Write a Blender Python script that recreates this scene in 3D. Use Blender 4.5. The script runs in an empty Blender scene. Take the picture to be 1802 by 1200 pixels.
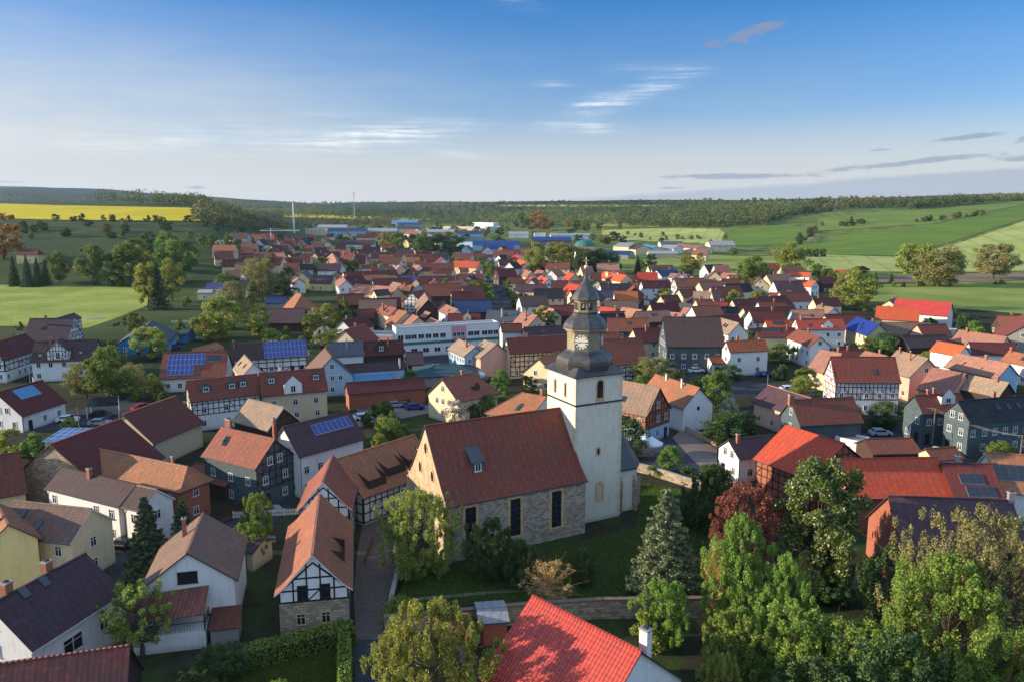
import bpy, math, random
import numpy as np
from math import sin, cos, tan, radians, pi, hypot, atan2, sqrt
from mathutils import Vector, Matrix
random.seed(7)
SC = bpy.context.scene
COL = SC.collection
# ------------------------------------------------------------------ camera
CAMH, FPX, PIT = 45.0, 1402.0, radians(9.8)
cd = bpy.data.cameras.new('camera'); cam = bpy.data.objects.new('camera', cd); COL.objects.link(cam)
cam.location = (0, 0, CAMH); cam.rotation_euler = (pi/2-PIT, 0, 0)
cd.sensor_width = 36; cd.lens = 36*FPX/1802; cd.clip_start = .5; cd.clip_end = 30000
SC.camera = cam
# ------------------------------------------------------------------ light
SUN_EL, SUN_AZ = radians(13), radians(-91.5)       # azimuth measured from +Y towards +X
sd = bpy.data.lights.new('sun', 'SUN'); sun = bpy.data.objects.new('sun', sd); COL.objects.link(sun)
sd.energy = 4.9; sd.angle = radians(.55); sd.color = (1.0, .84, .63)
sv = Vector((sin(SUN_AZ)*cos(SUN_EL), cos(SUN_AZ)*cos(SUN_EL), sin(SUN_EL)))
sun.rotation_euler = sv.to_track_quat('Z', 'Y').to_euler()
SC.view_settings.view_transform = 'Standard'; SC.view_settings.look = 'None'
SC.view_settings.exposure = 0.95; SC.view_settings.gamma = 1
W = bpy.data.worlds.new('World'); SC.world = W; W.use_nodes = True

class NT:
    """tiny node helper"""
    def __init__(s, tree): s.t = tree; s.n = tree.nodes; s.l = tree.links
    def node(s, typ, **kw):
        n = s.n.new(typ)
        for k, v in kw.items(): setattr(n, k, v)
        return n
    def put(s, sock, v):
        if hasattr(v, 'is_output'): s.l.new(v, sock)
        elif v is not None: sock.default_value = v
    def math(s, op, a, b=None, c=None):
        n = s.node('ShaderNodeMath', operation=op)
        for i, v in enumerate((a, b, c)):
            if v is not None: s.put(n.inputs[i], v)
        return n.outputs[0]
    def mix(s, f, a, b, blend='MIX'):
        n = s.node('ShaderNodeMix', data_type='RGBA', blend_type=blend)
        s.put(n.inputs[0], f); s.put(n.inputs[6], a); s.put(n.inputs[7], b)
        return n.outputs[2]
    def noise(s, vec, scale, detail=3, rough=.55, out=0):
        n = s.node('ShaderNodeTexNoise'); s.put(n.inputs['Vector'], vec)
        n.inputs['Scale'].default_value = scale; n.inputs['Detail'].default_value = detail
        n.inputs['Roughness'].default_value = rough
        return n.outputs[out]
    def ramp(s, f, pts):
        n = s.node('ShaderNodeValToRGB'); s.put(n.inputs[0], f); e = n.color_ramp.elements
        while len(e) < len(pts): e.new(.5)
        for q, (p, c) in zip(e, pts): q.position = p; q.color = (*c, 1) if len(c) == 3 else c
        return n.outputs[0]
    def smooth(s, v, a, b, lo=0., hi=1.):
        n = s.node('ShaderNodeMapRange', interpolation_type='SMOOTHSTEP'); s.put(n.inputs[0], v)
        for i, q in zip((1, 2, 3, 4), (a, b, lo, hi)): n.inputs[i].default_value = q
        return n.outputs[0]

def world():
    N = NT(W.node_tree); N.n.clear()
    out = N.node('ShaderNodeOutputWorld'); bg = N.node('ShaderNodeBackground')
    sky = N.node('ShaderNodeTexSky', sky_type='NISHITA', sun_disc=False)
    sky.sun_elevation = SUN_EL; sky.sun_rotation = SUN_AZ; sky.altitude = 300
    sky.air_density = 1.0; sky.dust_density = .3; sky.ozone_density = 4.0
    tc = N.node('ShaderNodeTexCoord'); sp = N.node('ShaderNodeSeparateXYZ'); N.l.new(tc.outputs['Generated'], sp.inputs[0])
    az = N.math('ARCTAN2', sp.outputs[0], sp.outputs[1]); el = N.math('ARCSINE', sp.outputs[2])
    cv = N.node('ShaderNodeCombineXYZ'); N.l.new(az, cv.inputs[0]); N.l.new(N.math('MULTIPLY', el, 5.5), cv.inputs[1])
    wis = N.noise(cv.outputs[0], 5.0, 8, .62)
    cv2 = N.node('ShaderNodeCombineXYZ'); N.l.new(az, cv2.inputs[0]); N.l.new(N.math('MULTIPLY', el, 2.6), cv2.inputs[1])
    fine = N.noise(cv2.outputs[0], 22.0, 7, .68)
    hs = N.node('ShaderNodeHueSaturation'); hs.inputs['Saturation'].default_value = 1.3; hs.inputs['Value'].default_value = .67; N.l.new(sky.outputs[0], hs.inputs['Color']); col = N.mix(1.0, hs.outputs[0], (.98, .88, 1.04, 1), 'MULTIPLY')
    def AE(px, py):
        a = math.atan((px-901)/1423); return a, math.atan((358-py)/1423*cos(a))
    def blob(px, py, wx, wy, tilt):
        a0, e0 = AE(px, py); da = N.math('SUBTRACT', az, a0); de = N.math('SUBTRACT', el, e0)
        ct, st = cos(tilt), sin(tilt)
        u = N.math('ADD', N.math('MULTIPLY', da, ct*1423/wx), N.math('MULTIPLY', de, st*1423/wx))
        v = N.math('ADD', N.math('MULTIPLY', da, -st*1423/wy), N.math('MULTIPLY', de, ct*1423/wy))
        r = N.math('ADD', N.math('MULTIPLY', u, u), N.math('MULTIPLY', v, v))
        return N.math('EXPONENT', N.math('MULTIPLY', r, -1.0))
    # broad milky veil, thicker to the left and near the horizon
    veil = N.math('MULTIPLY', N.smooth(az, .1, -.62, .25, 1.0), N.smooth(el, .27, .07))
    veil = N.math('MULTIPLY', veil, N.smooth(wis, .25, .72, .62, 1.0))
    low = N.math('MULTIPLY', N.smooth(el, .145, .0), .93)
    f = N.math('MAXIMUM', N.math('MULTIPLY', veil, .9), low)
    col = N.mix(f, col, (3.0, 2.96, 2.92, 1))
    # white wisps
    tot = None
    for b, k in (((690, 240, 120, 15, .10), 1.3), ((1100, 180, 95, 13, .32), .85), ((1165, 148, 42, 14, .25), .6), ((1035, 190, 40, 12, .2), .8),
              ((600, 255, 95, 12, .06), .8), ((980, 157, 30, 5, 0), .6), ((1000, 228, 75, 9, -.05), .6), ((1040, 230, 26, 8, 0), .7), ((810, 275, 48, 6, -.1), .5),
              ((600, 205, 60, 7, .05), .4), ((905, 22, 50, 10, -.2), .25), ((1110, 130, 45, 8, 0), .25), ((300, 250, 300, 26, .03), .5)):
        g = N.math('MULTIPLY', blob(*b), k); tot = g if tot is None else N.math('ADD', tot, g)
    sk = N.node('ShaderNodeMapping'); N.l.new(cv.outputs[0], sk.inputs[0]); sk.inputs['Rotation'].default_value = (0, 0, -.45); sk.inputs['Scale'].default_value = (7, 34, 1)
    streak = N.noise(sk.outputs[0], 1.0, 7, .72)
    wm = N.math('MULTIPLY', tot, N.math('MULTIPLY', N.smooth(fine, .30, .75, .25, 1.0), N.smooth(streak, .36, .68, .1, 1.3)))
    n = N.node('ShaderNodeClamp'); N.l.new(wm, n.inputs[0])
    col = N.mix(N.math('MULTIPLY', n.outputs[0], .8), col, (4.3, 4.35, 4.4, 1))
    # grey flat clouds low on the right, small mauve cloud above
    (a1, e1), (a2, e2) = AE(900, 356), AE(1802, 292); slp = (e2-e1)/(a2-a1)
    edge = N.math('SUBTRACT', N.math('ADD', N.math('MULTIPLY', N.math('SUBTRACT', az, a1), slp), e1), el)
    bank = N.math('MULTIPLY', N.smooth(N.math('ADD', edge, N.math('MULTIPLY', N.math('SUBTRACT', fine, .5), .012)), -.001, .006), N.smooth(az, a1, a1+.12))
    col = N.mix(N.math('MULTIPLY', bank, .6), col, (1.45, 1.72, 2.1, 1))
    dm = None
    for b, k in (((1290, 312, 120, 5, -.005), 1.3), ((1600, 288, 135, 6, .085), 1.2), ((1790, 282, 50, 5, .03), 1.2), ((1685, 246, 55, 4, .08), 1.15), ((1545, 267, 22, 3, .05), 1.0),
              ((1185, 332, 34, 2.5, 0), 1.0), ((350, 331, 26, 3, 0), .8), ((970, 324, 8, 3, 0), .8), ((1790, 247, 18, 6, .3), .9), ((30, 322, 40, 2.5, 0), .6)):
        g = N.math('MULTIPLY', blob(*b), k); dm = g if dm is None else N.math('ADD', dm, g)
    dmask = N.smooth(N.math('ADD', dm, N.math('MULTIPLY', N.math('SUBTRACT', fine, .5), 2.6)), .35, .95)
    dmask = N.math('MULTIPLY', dmask, N.smooth(dm, .12, .35))
    col = N.mix(N.math('MULTIPLY', dmask, .72), col, (1.2, 1.45, 1.9, 1))
    mv = None
    for b, k in (((1285, 80, 34, 9, .3), 1.1), ((1320, 68, 30, 9, .15), 1.1), ((1345, 60, 20, 6, .1), .9), ((1240, 90, 18, 5, .45), 1.0), ((1300, 88, 14, 5, 0), .6)):
        g = N.math('MULTIPLY', blob(*b), k); mv = g if mv is None else N.math('ADD', mv, g)
    puff = N.noise(cv2.outputs[0], 42.0, 6, .65)
    mm = N.math('MULTIPLY', N.smooth(N.math('ADD', mv, N.math('MULTIPLY', N.math('SUBTRACT', puff, .5), 3.2)), .45, 1.2), N.smooth(mv, .1, .45))
    col = N.mix(N.math('MULTIPLY', mm, .7), col, (1.15, 1.3, 1.8, 1))
    # unseen bluish fill added overhead and behind the viewer to lift the shade
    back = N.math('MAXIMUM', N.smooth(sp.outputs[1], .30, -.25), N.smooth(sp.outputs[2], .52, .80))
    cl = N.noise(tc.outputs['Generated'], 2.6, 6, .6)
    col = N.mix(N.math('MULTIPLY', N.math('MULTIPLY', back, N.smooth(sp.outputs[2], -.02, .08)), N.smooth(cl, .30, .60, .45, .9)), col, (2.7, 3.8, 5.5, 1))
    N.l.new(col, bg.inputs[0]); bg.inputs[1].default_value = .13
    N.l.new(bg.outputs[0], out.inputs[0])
world()

# ------------------------------------------------------------------ projection helpers (survey: turn a bearing seen in the photo into a place)
def ray(x, y):
    a = (x-901)/FPX; b = (600-y)/FPX
    return a, cos(PIT)+b*sin(PIT), -sin(PIT)+b*cos(PIT)
def P(x, y, z=0.):
    d = ray(x, y); t = (z-CAMH)/d[2]; return Vector((d[0]*t, d[1]*t, z))
def PD(x, y, D):
    d = ray(x, y); t = D/d[1]; return Vector((d[0]*t, D, CAMH+d[2]*t))
def proj(X, Y, Z):
    Z -= CAMH; fw = Y*cos(PIT)-Z*sin(PIT); up = Y*sin(PIT)+Z*cos(PIT)
    return 901+FPX*X/fw, 600-FPX*up/fw
def sstep(v, a, b):
    t = np.clip((v-a)/(b-a), 0, 1); return t*t*(3-2*t)
SIL_X = [-2000, -700, 0, 200, 350, 540, 620, 770, 1000, 1300, 1500, 1650, 1802, 2500, 4000]
SIL_Y = [326, 328, 331, 336, 347, 357, 356.5, 357, 356, 353, 350, 347, 343, 340, 340]
def terr(x, y):
    x = np.asarray(x, float); y = np.asarray(y, float); D = np.maximum(y, 1.)
    t = x/D
    gl = np.interp(D, [0, 400, 430, 520, 700, 1150, 1500, 1e5], [0, 0, 1.2, 14, 29.5, 44, 44, 44])
    fl = 1-sstep(t, -.40, -.24)
    zl = gl*fl
    u = .7*x+.3*y
    q = .13*(u-415); q = np.where(q > 20, q, 20*np.log1p(np.exp(np.clip(q/2.5, -40, 40)))*2.5/20)
    zr = 56*np.tanh(q/56)*sstep(D, 300, 520)
    zc = 26*sstep(D, 1300, 2400)
    z = np.maximum(np.maximum(zl, zr), zc)
    sy = np.interp(901+1423*t, SIL_X, SIL_Y)
    zf = 45+(358-sy)/1423*5600
    wob = 5*np.sin(x*.0021+1.3)+4*np.sin(x*.0053+y*.001)+3*np.sin(x*.011)
    k = sstep(D, 2600, 5600)
    z = z*(1-k)+(zf+wob*.8)*k
    k2 = sstep(D, 5800, 9000); z = z*(1-k2)-60*k2
    return z
def T(x, y): return float(terr(x, y))
_DS = 25*1.02**np.arange(292)
def PG(x, y):
    """point of the ground seen at photo position x, y"""
    d = ray(x, y); k = d[0]/d[1]; sl = d[2]/d[1]
    hit = np.nonzero(CAMH+sl*_DS < terr(k*_DS, _DS))[0]
    D = 8000.
    if len(hit) and hit[0] > 0:
        a, b = _DS[hit[0]-1], _DS[hit[0]]
        for _ in range(2):
            q = np.linspace(a, b, 24); g = np.nonzero(CAMH+sl*q < terr(k*q, q))[0]; i = g[0] if len(g) else 23
            a, b = q[max(i-1, 0)], q[i]
        D = float(b)
    elif len(hit): D = 25.
    X = k*D
    return Vector((X, D, T(X, D)))

# ------------------------------------------------------------------ materials
MATS = {}
def newmat(name):
    m = bpy.data.materials.new(name); m.use_nodes = True; N = NT(m.node_tree)
    b = N.n['Principled BSDF']; MATS[name] = m
    return m, N, b
def C(r, g, b): # sRGB 0..255 -> linear
    f = lambda v: ((v/255+.055)/1.055)**2.4 if v > 10 else v/255/12.92
    return (f(r), f(g), f(b), 1)
def scl(c, k): return (c[0]*k, c[1]*k, c[2]*k, 1)

def tile_mat(name, col, var=.35, rough=.75, row=.36, colw=.26, line=.45, patch=.5, spec=.3):
    """clay tiles: rows and columns on the slope, weathered patches"""
    m, N, b = newmat(name)
    uv = N.node('ShaderNodeUVMap').outputs[0]
    br = N.node('ShaderNodeTexBrick'); N.put(br.inputs['Vector'], uv); br.offset = 0 if name in ('roof_R', 'roof_P') else .5
    br.inputs['Scale'].default_value = 1; br.inputs['Brick Width'].default_value = colw; br.inputs['Row Height'].default_value = row
    br.inputs['Mortar Size'].default_value = .035; br.inputs['Mortar Smooth'].default_value = .6; br.inputs['Bias'].default_value = 0
    br.inputs['Color1'].default_value = scl(col, 1-var*.5); br.inputs['Color2'].default_value = scl(col, 1+var*.5)
    br.inputs['Mortar'].default_value = scl(col, 1-line)
    oi = N.node('ShaderNodeObjectInfo')
    tc = N.node('ShaderNodeTexCoord')
    ad = N.node('ShaderNodeVectorMath', operation='ADD'); N.l.new(tc.outputs['Object'], ad.inputs[0]); N.l.new(oi.outputs['Location'], ad.inputs[1])
    n1 = N.noise(ad.outputs[0], .45, 5, .65); n2 = N.noise(ad.outputs[0], 3.2, 4, .7)
    c = N.mix(N.smooth(n1, .38, .66, 0, patch), br.outputs[0], (col[0]*.50+.02, col[1]*.66+.018, col[2]*.8+.014, 1))
    n4 = N.noise(ad.outputs[0], 1.5, 6, .75); c = N.mix(N.smooth(n4, .52, .72, 0, patch*.8), c, (col[0]*1.35+.03, col[1]*1.45+.03, col[2]*1.5+.02, 1))
    c = N.mix(N.smooth(n2, .54, .70, 0, .6*patch), c, (.07, .068, .045, 1))
    st = N.node('ShaderNodeTexWave', wave_type='BANDS', bands_direction='X'); N.put(st.inputs[0], uv); st.inputs['Scale'].default_value = .35
    st.inputs['Distortion'].default_value = 6; st.inputs['Detail'].default_value = 3
    hs = N.node('ShaderNodeHueSaturation'); N.l.new(c, hs.inputs['Color'])
    N.l.new(N.math('ADD', N.math('MULTIPLY', oi.outputs['Random'], .022), .489), hs.inputs['Hue'])
    N.l.new(N.math('ADD', N.math('MULTIPLY', oi.outputs['Random'], .3), N.math('ADD', .75, N.math('MULTIPLY', st.outputs[1], .16))), hs.inputs['Value'])
    N.l.new(hs.outputs[0], b.inputs['Base Color']); b.inputs['Roughness'].default_value = rough
    b.inputs['Specular IOR Level'].default_value = spec
    bp = N.node('ShaderNodeBump'); bp.inputs['Strength'].default_value = .55; bp.inputs['Distance'].default_value = .05
    N.l.new(N.math('ADD', br.outputs[1], N.math('MULTIPLY', n2, -.6)), bp.inputs['Height']); bp.invert = True
    if name in ('roof_P', 'roof_R'):
        wv = N.node('ShaderNodeTexWave', wave_type='BANDS', bands_direction='X'); N.l.new(uv, wv.inputs[0]); wv.inputs['Scale'].default_value = .314/colw
        b2 = N.node('ShaderNodeBump'); b2.inputs['Strength'].default_value = 1; b2.inputs['Distance'].default_value = .12 if name == 'roof_P' else .05; N.l.new(wv.outputs[1], b2.inputs['Height']); N.l.new(bp.outputs[0], b2.inputs['Normal']); N.l.new(b2.outputs[0], b.inputs['Normal']); return m
    N.l.new(bp.outputs[0], b.inputs['Normal'])
    return m
ROOF = {
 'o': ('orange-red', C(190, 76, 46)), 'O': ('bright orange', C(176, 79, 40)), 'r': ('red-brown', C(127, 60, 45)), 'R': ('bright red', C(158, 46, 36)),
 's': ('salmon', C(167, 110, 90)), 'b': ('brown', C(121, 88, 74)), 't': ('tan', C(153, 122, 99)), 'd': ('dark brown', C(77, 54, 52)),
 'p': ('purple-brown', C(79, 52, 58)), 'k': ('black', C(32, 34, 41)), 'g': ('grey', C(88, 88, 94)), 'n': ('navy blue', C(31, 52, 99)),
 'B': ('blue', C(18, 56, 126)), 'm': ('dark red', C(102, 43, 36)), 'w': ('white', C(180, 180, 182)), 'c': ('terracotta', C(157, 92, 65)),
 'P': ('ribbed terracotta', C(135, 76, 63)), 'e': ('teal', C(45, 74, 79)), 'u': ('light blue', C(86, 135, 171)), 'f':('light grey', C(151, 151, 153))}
for k, (nm, c) in ROOF.items():
    sp = .3
    if k in 'BOnR': sp = .5
    tile_mat('roof_'+k, c, rough=.5 if k in 'BnR' else .78, patch=.2 if k in 'Bnwuf' else .4 if k in 'ORo' else .75, spec=sp,
             row={'R': .46}.get(k, .38), colw={'R': .36, 'P': .42}.get(k, .27), line={'R': -1.5, 'P': .1}.get(k, .15 if k in 'wuf' else .45))  # pale joint lines of roof R paint in the highlights on tile edges

def plain(name, col, rough=.8, nz=.18, scale=1.2, metal=0, spec=.3, bump=0):
    m, N, b = newmat(name); tc = N.node('ShaderNodeTexCoord')
    n = N.noise(tc.outputs['Object'], scale, 5, .65)
    c = N.mix(N.smooth(n, .3, .7), scl(col, 1-nz), scl(col, 1+nz*.5))
    N.l.new(c, b.inputs['Base Color']); b.inputs['Roughness'].default_value = rough; b.inputs['Metallic'].default_value = metal
    b.inputs['Specular IOR Level'].default_value = spec
    if bump:
        bp = N.node('ShaderNodeBump'); bp.inputs['Strength'].default_value = bump; bp.inputs['Distance'].default_value = .05
        N.l.new(n, bp.inputs['Height']); N.l.new(bp.outputs[0], b.inputs['Normal'])
    return m
def plaster(name, col):
    m, N, b = newmat(name); tc = N.node('ShaderNodeTexCoord'); sp = N.node('ShaderNodeSeparateXYZ'); N.l.new(tc.outputs['Object'], sp.inputs[0])
    n = N.noise(tc.outputs['Object'], .7, 6, .7)
    mp = N.node('ShaderNodeMapping'); N.l.new(tc.outputs['Object'], mp.inputs[0]); mp.inputs['Scale'].default_value = (1.6, 1.6, .22)
    s = N.noise(mp.outputs[0], 1.6, 5, .7)
    c = N.mix(N.smooth(n, .35, .75, 0, .5), scl(col, 1.0), scl(col, .80))
    c = N.mix(N.smooth(s, .48, .76, 0, .6), c, (col[0]*.62, col[1]*.6, col[2]*.56, 1))
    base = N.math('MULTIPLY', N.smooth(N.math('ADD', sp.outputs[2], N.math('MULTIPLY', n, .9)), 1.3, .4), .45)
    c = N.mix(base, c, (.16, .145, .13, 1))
    N.l.new(c, b.inputs['Base Color']); b.inputs['Roughness'].default_value = .9; b.inputs['Specular IOR Level'].default_value = .2
    bp = N.node('ShaderNodeBump'); bp.inputs['Strength'].default_value = .12; bp.inputs['Distance'].default_value = .02
    N.l.new(N.noise(tc.outputs['Object'], 14, 3), bp.inputs['Height']); N.l.new(bp.outputs[0], b.inputs['Normal'])
    return m
def courses(name, col, mortar, bw, rh, var=.5, rough=.9, bump=.5, msize=.02, tint=None):
    m, N, b = newmat(name); uv = N.node('ShaderNodeUVMap').outputs[0]
    br = N.node('ShaderNodeTexBrick')
    nn = N.noise(uv, 1.7, 3, .5, 1)
    dv = N.node('ShaderNodeVectorMath', operation='MULTIPLY_ADD'); N.l.new(nn, dv.inputs[0]); dv.inputs[1].default_value = (bw*.35,)*3; N.l.new(uv, dv.inputs[2])
    N.l.new(dv.outputs[0], br.inputs['Vector'])
    br.inputs['Scale'].default_value = 1; br.inputs['Brick Width'].default_value = bw; br.inputs['Row Height'].default_value = rh
    br.inputs['Mortar Size'].default_value = msize; br.inputs['Mortar Smooth'].default_value = .5
    br.inputs['Color1'].default_value = scl(col, 1-var*.5); br.inputs['Color2'].default_value = scl(col, 1+var*.5); br.inputs['Mortar'].default_value = mortar
    n = N.noise(uv, .5, 5, .7); c = br.outputs[0]
    c = N.mix(N.smooth(n, .45, .75, 0, .6), c, tint or scl(col, .55))
    N.l.new(c, b.inputs['Base Color']); b.inputs['Roughness'].default_value = rough; b.inputs['Specular IOR Level'].default_value = .2
    bp = N.node('ShaderNodeBump'); bp.inputs['Strength'].default_value = bump; bp.inputs['Distance'].default_value = .04; bp.invert = True
    N.l.new(N.math('ADD', br.outputs[1], N.math('MULTIPLY', N.noise(uv, 6, 3), .4)), bp.inputs['Height']); N.l.new(bp.outputs[0], b.inputs['Normal'])
    return m
WALL = {'w': ('white', C(216, 214, 210)), 'c': ('cream', C(212, 192, 154)), 'y': ('pale yellow', C(216, 196, 134)), 'p': ('pinkish', C(205, 160, 140)),
        'l': ('pale blue', C(150, 180, 200)), 'h': ('beige', C(196, 178, 146)), 'g': ('grey', C(142, 138, 132)), 'd': ('dark timber-clad', C(72, 56, 48)), 'L': ('blue', C(50, 120, 170))}
for k, (nm, c) in WALL.items(): plaster('wall_'+k, c)
WALL['s'] = ('slate-clad', None); courses('wall_s', C(78, 92, 96), C(40, 48, 52), .32, .22, .35, .7, .4, .02)
WALL['k'] = ('brick', None); courses('wall_k', C(170, 92, 66), C(120, 96, 82), .27, .085, .5)
WALL['t'] = ('half-timbered', None); MATS['wall_t'] = MATS['wall_w']
WALL['q'] = ('half-timbered brick', None); MATS['wall_q'] = MATS['wall_k']
WALL['x'] = ('rubble-stone', None); courses('wall_x', C(158, 140, 118), C(116, 104, 90), .62, .30, .75, msize=.03, bump=.9, tint=C(120, 118, 116))
courses('stone_church', C(170, 156, 138), C(126, 116, 100), .50, .26, .8, msize=.03, bump=.9, tint=C(150, 122, 92))
plain('timber', C(48, 34, 30), .85); plain('timber_red', C(92, 36, 34), .85); plain('trim_white', C(206, 202, 198), .6, .06); plain('trim_dark', C(64, 54, 50), .7)
plain('stone_trim', C(196, 164, 118), .85, .25, 2.5); plain('metal_dark', C(52, 56, 62), .5, .1); plain('metal_pale', C(150, 152, 156), .45, .08, metal=.4)
plain('wire', C(120, 122, 126), .6, .05); courses('chimney_brick', C(168, 92, 66), C(130, 112, 100), .27, .09, .4); plain('concrete', C(150, 144, 136), .9, .2, 2)
plain('wood_pole', C(118, 100, 82), .9); plain('stone_gable', C(172, 150, 120), .9, .3, .8, bump=.3); plain('bark', C(86, 72, 58), .95, .3, 4, bump=.5); plain('twig', C(176, 132, 84), .9, .2, 3); plain('gold', C(204, 186, 150), .45, .05, metal=.5)
plain('rubber', C(22, 22, 24), .8); plain('cloth_white', C(215, 218, 220), .9, .05); plain('slate_cap', C(50, 54, 60), .35, .3, 1.4, spec=.6)
m, N, b = newmat('glass'); b.inputs['Base Color'].default_value = C(30, 36, 44); b.inputs['Roughness'].default_value = .12; b.inputs['Specular IOR Level'].default_value = .8
def pvmat(name, col, line, bw=1.0, rh=1.65):
    m, N, b = newmat(name); uv = N.node('ShaderNodeUVMap').outputs[0]; br = N.node('ShaderNodeTexBrick'); br.offset = 0
    N.l.new(uv, br.inputs['Vector']); br.inputs['Scale'].default_value = 1; br.inputs['Brick Width'].default_value = bw; br.inputs['Row Height'].default_value = rh
    br.inputs['Mortar Size'].default_value = .045; br.inputs['Mortar Smooth'].default_value = .1
    br.inputs['Color1'].default_value = col; br.inputs['Color2'].default_value = scl(col, 1.15); br.inputs['Mortar'].default_value = line
    N.l.new(br.outputs[0], b.inputs['Base Color']); b.inputs['Roughness'].default_value = .22; b.inputs['Specular IOR Level'].default_value = .7
pvmat('pv', C(18, 40, 110), C(120, 140, 175)); pvmat('pv_dark', C(14, 18, 30), C(40, 46, 60)); pvmat('pv_pale', C(60, 90, 130), C(190, 195, 200))
def paint(name, col): 
    m, N, b = newmat(name); b.inputs['Base Color'].default_value = col; b.inputs['Roughness'].default_value = .3; b.inputs['Coat Weight'].default_value = .5
paint('paint_white', C(215, 218, 222)); paint('paint_silver', C(150, 156, 164)); paint('paint_blue', C(30, 70, 130)); paint('paint_dark', C(36, 40, 46)); paint('paint_red', C(140, 30, 30))

def leaf_mat(name, c1, c2, trans=.25):
    m, N, b = newmat(name); uv = N.node('ShaderNodeUVMap').outputs[0]; sp = N.node('ShaderNodeSeparateXYZ'); N.l.new(uv, sp.inputs[0])
    oi = N.node('ShaderNodeObjectInfo')
    c = N.mix(sp.outputs[0], c1, c2)
    hs = N.node('ShaderNodeHueSaturation'); N.l.new(c, hs.inputs['Color'])
    N.l.new(N.math('ADD', N.math('MULTIPLY', oi.outputs['Random'], .05), .475), hs.inputs['Hue'])
    N.l.new(N.math('ADD', N.math('MULTIPLY', oi.outputs['Random'], .3), .85), hs.inputs['Value'])
    N.l.new(hs.outputs[0], b.inputs['Base Color']); b.inputs['Roughness'].default_value = .65; b.inputs['Specular IOR Level'].default_value = .25
    tr = N.node('ShaderNodeBsdfTranslucent'); N.l.new(hs.outputs[0], tr.inputs[0])
    mx = N.node('ShaderNodeMixShader'); mx.inputs[0].default_value = trans
    N.l.new(b.outputs[0], mx.inputs[1]); N.l.new(tr.outputs[0], mx.inputs[2]); N.l.new(mx.outputs[0], N.n['Material Output'].inputs[0])
leaf_mat('leaf_green', C(70, 94, 38), C(138, 154, 68), .3); leaf_mat('leaf_yellow', C(98, 112, 42), C(176, 178, 84), .35); leaf_mat('leaf_dark', C(46, 64, 36), C(92, 112, 56), .2)
leaf_mat('leaf_spruce', C(50, 70, 48), C(98, 116, 78), .1); leaf_mat('leaf_bluespruce', C(84, 100, 70), C(150, 158, 112), .1); leaf_mat('leaf_red', C(92, 50, 42), C(168, 104, 80))
leaf_mat('leaf_lush', C(84, 110, 42), C(158, 176, 80), .38); leaf_mat('leaf_olive', C(98, 98, 54), C(160, 150, 94)); leaf_mat('leaf_bud', C(150, 124, 84), C(190, 160, 104), .15)
leaf_mat('leaf_orange', C(130, 92, 40), C(176, 128, 58)); leaf_mat('flower_white', C(190, 190, 150), C(226, 222, 196)); leaf_mat('leaf_forest', C(54, 70, 40), C(116, 120, 64), .15)
leaf_mat('leaf_chestnut', C(62, 86, 42), C(116, 142, 62), .3); leaf_mat('grass_blade', C(60, 84, 26), C(120, 140, 50), .3); leaf_mat('leaf_blossom', C(150, 140, 128), C(200, 190, 178))

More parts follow.
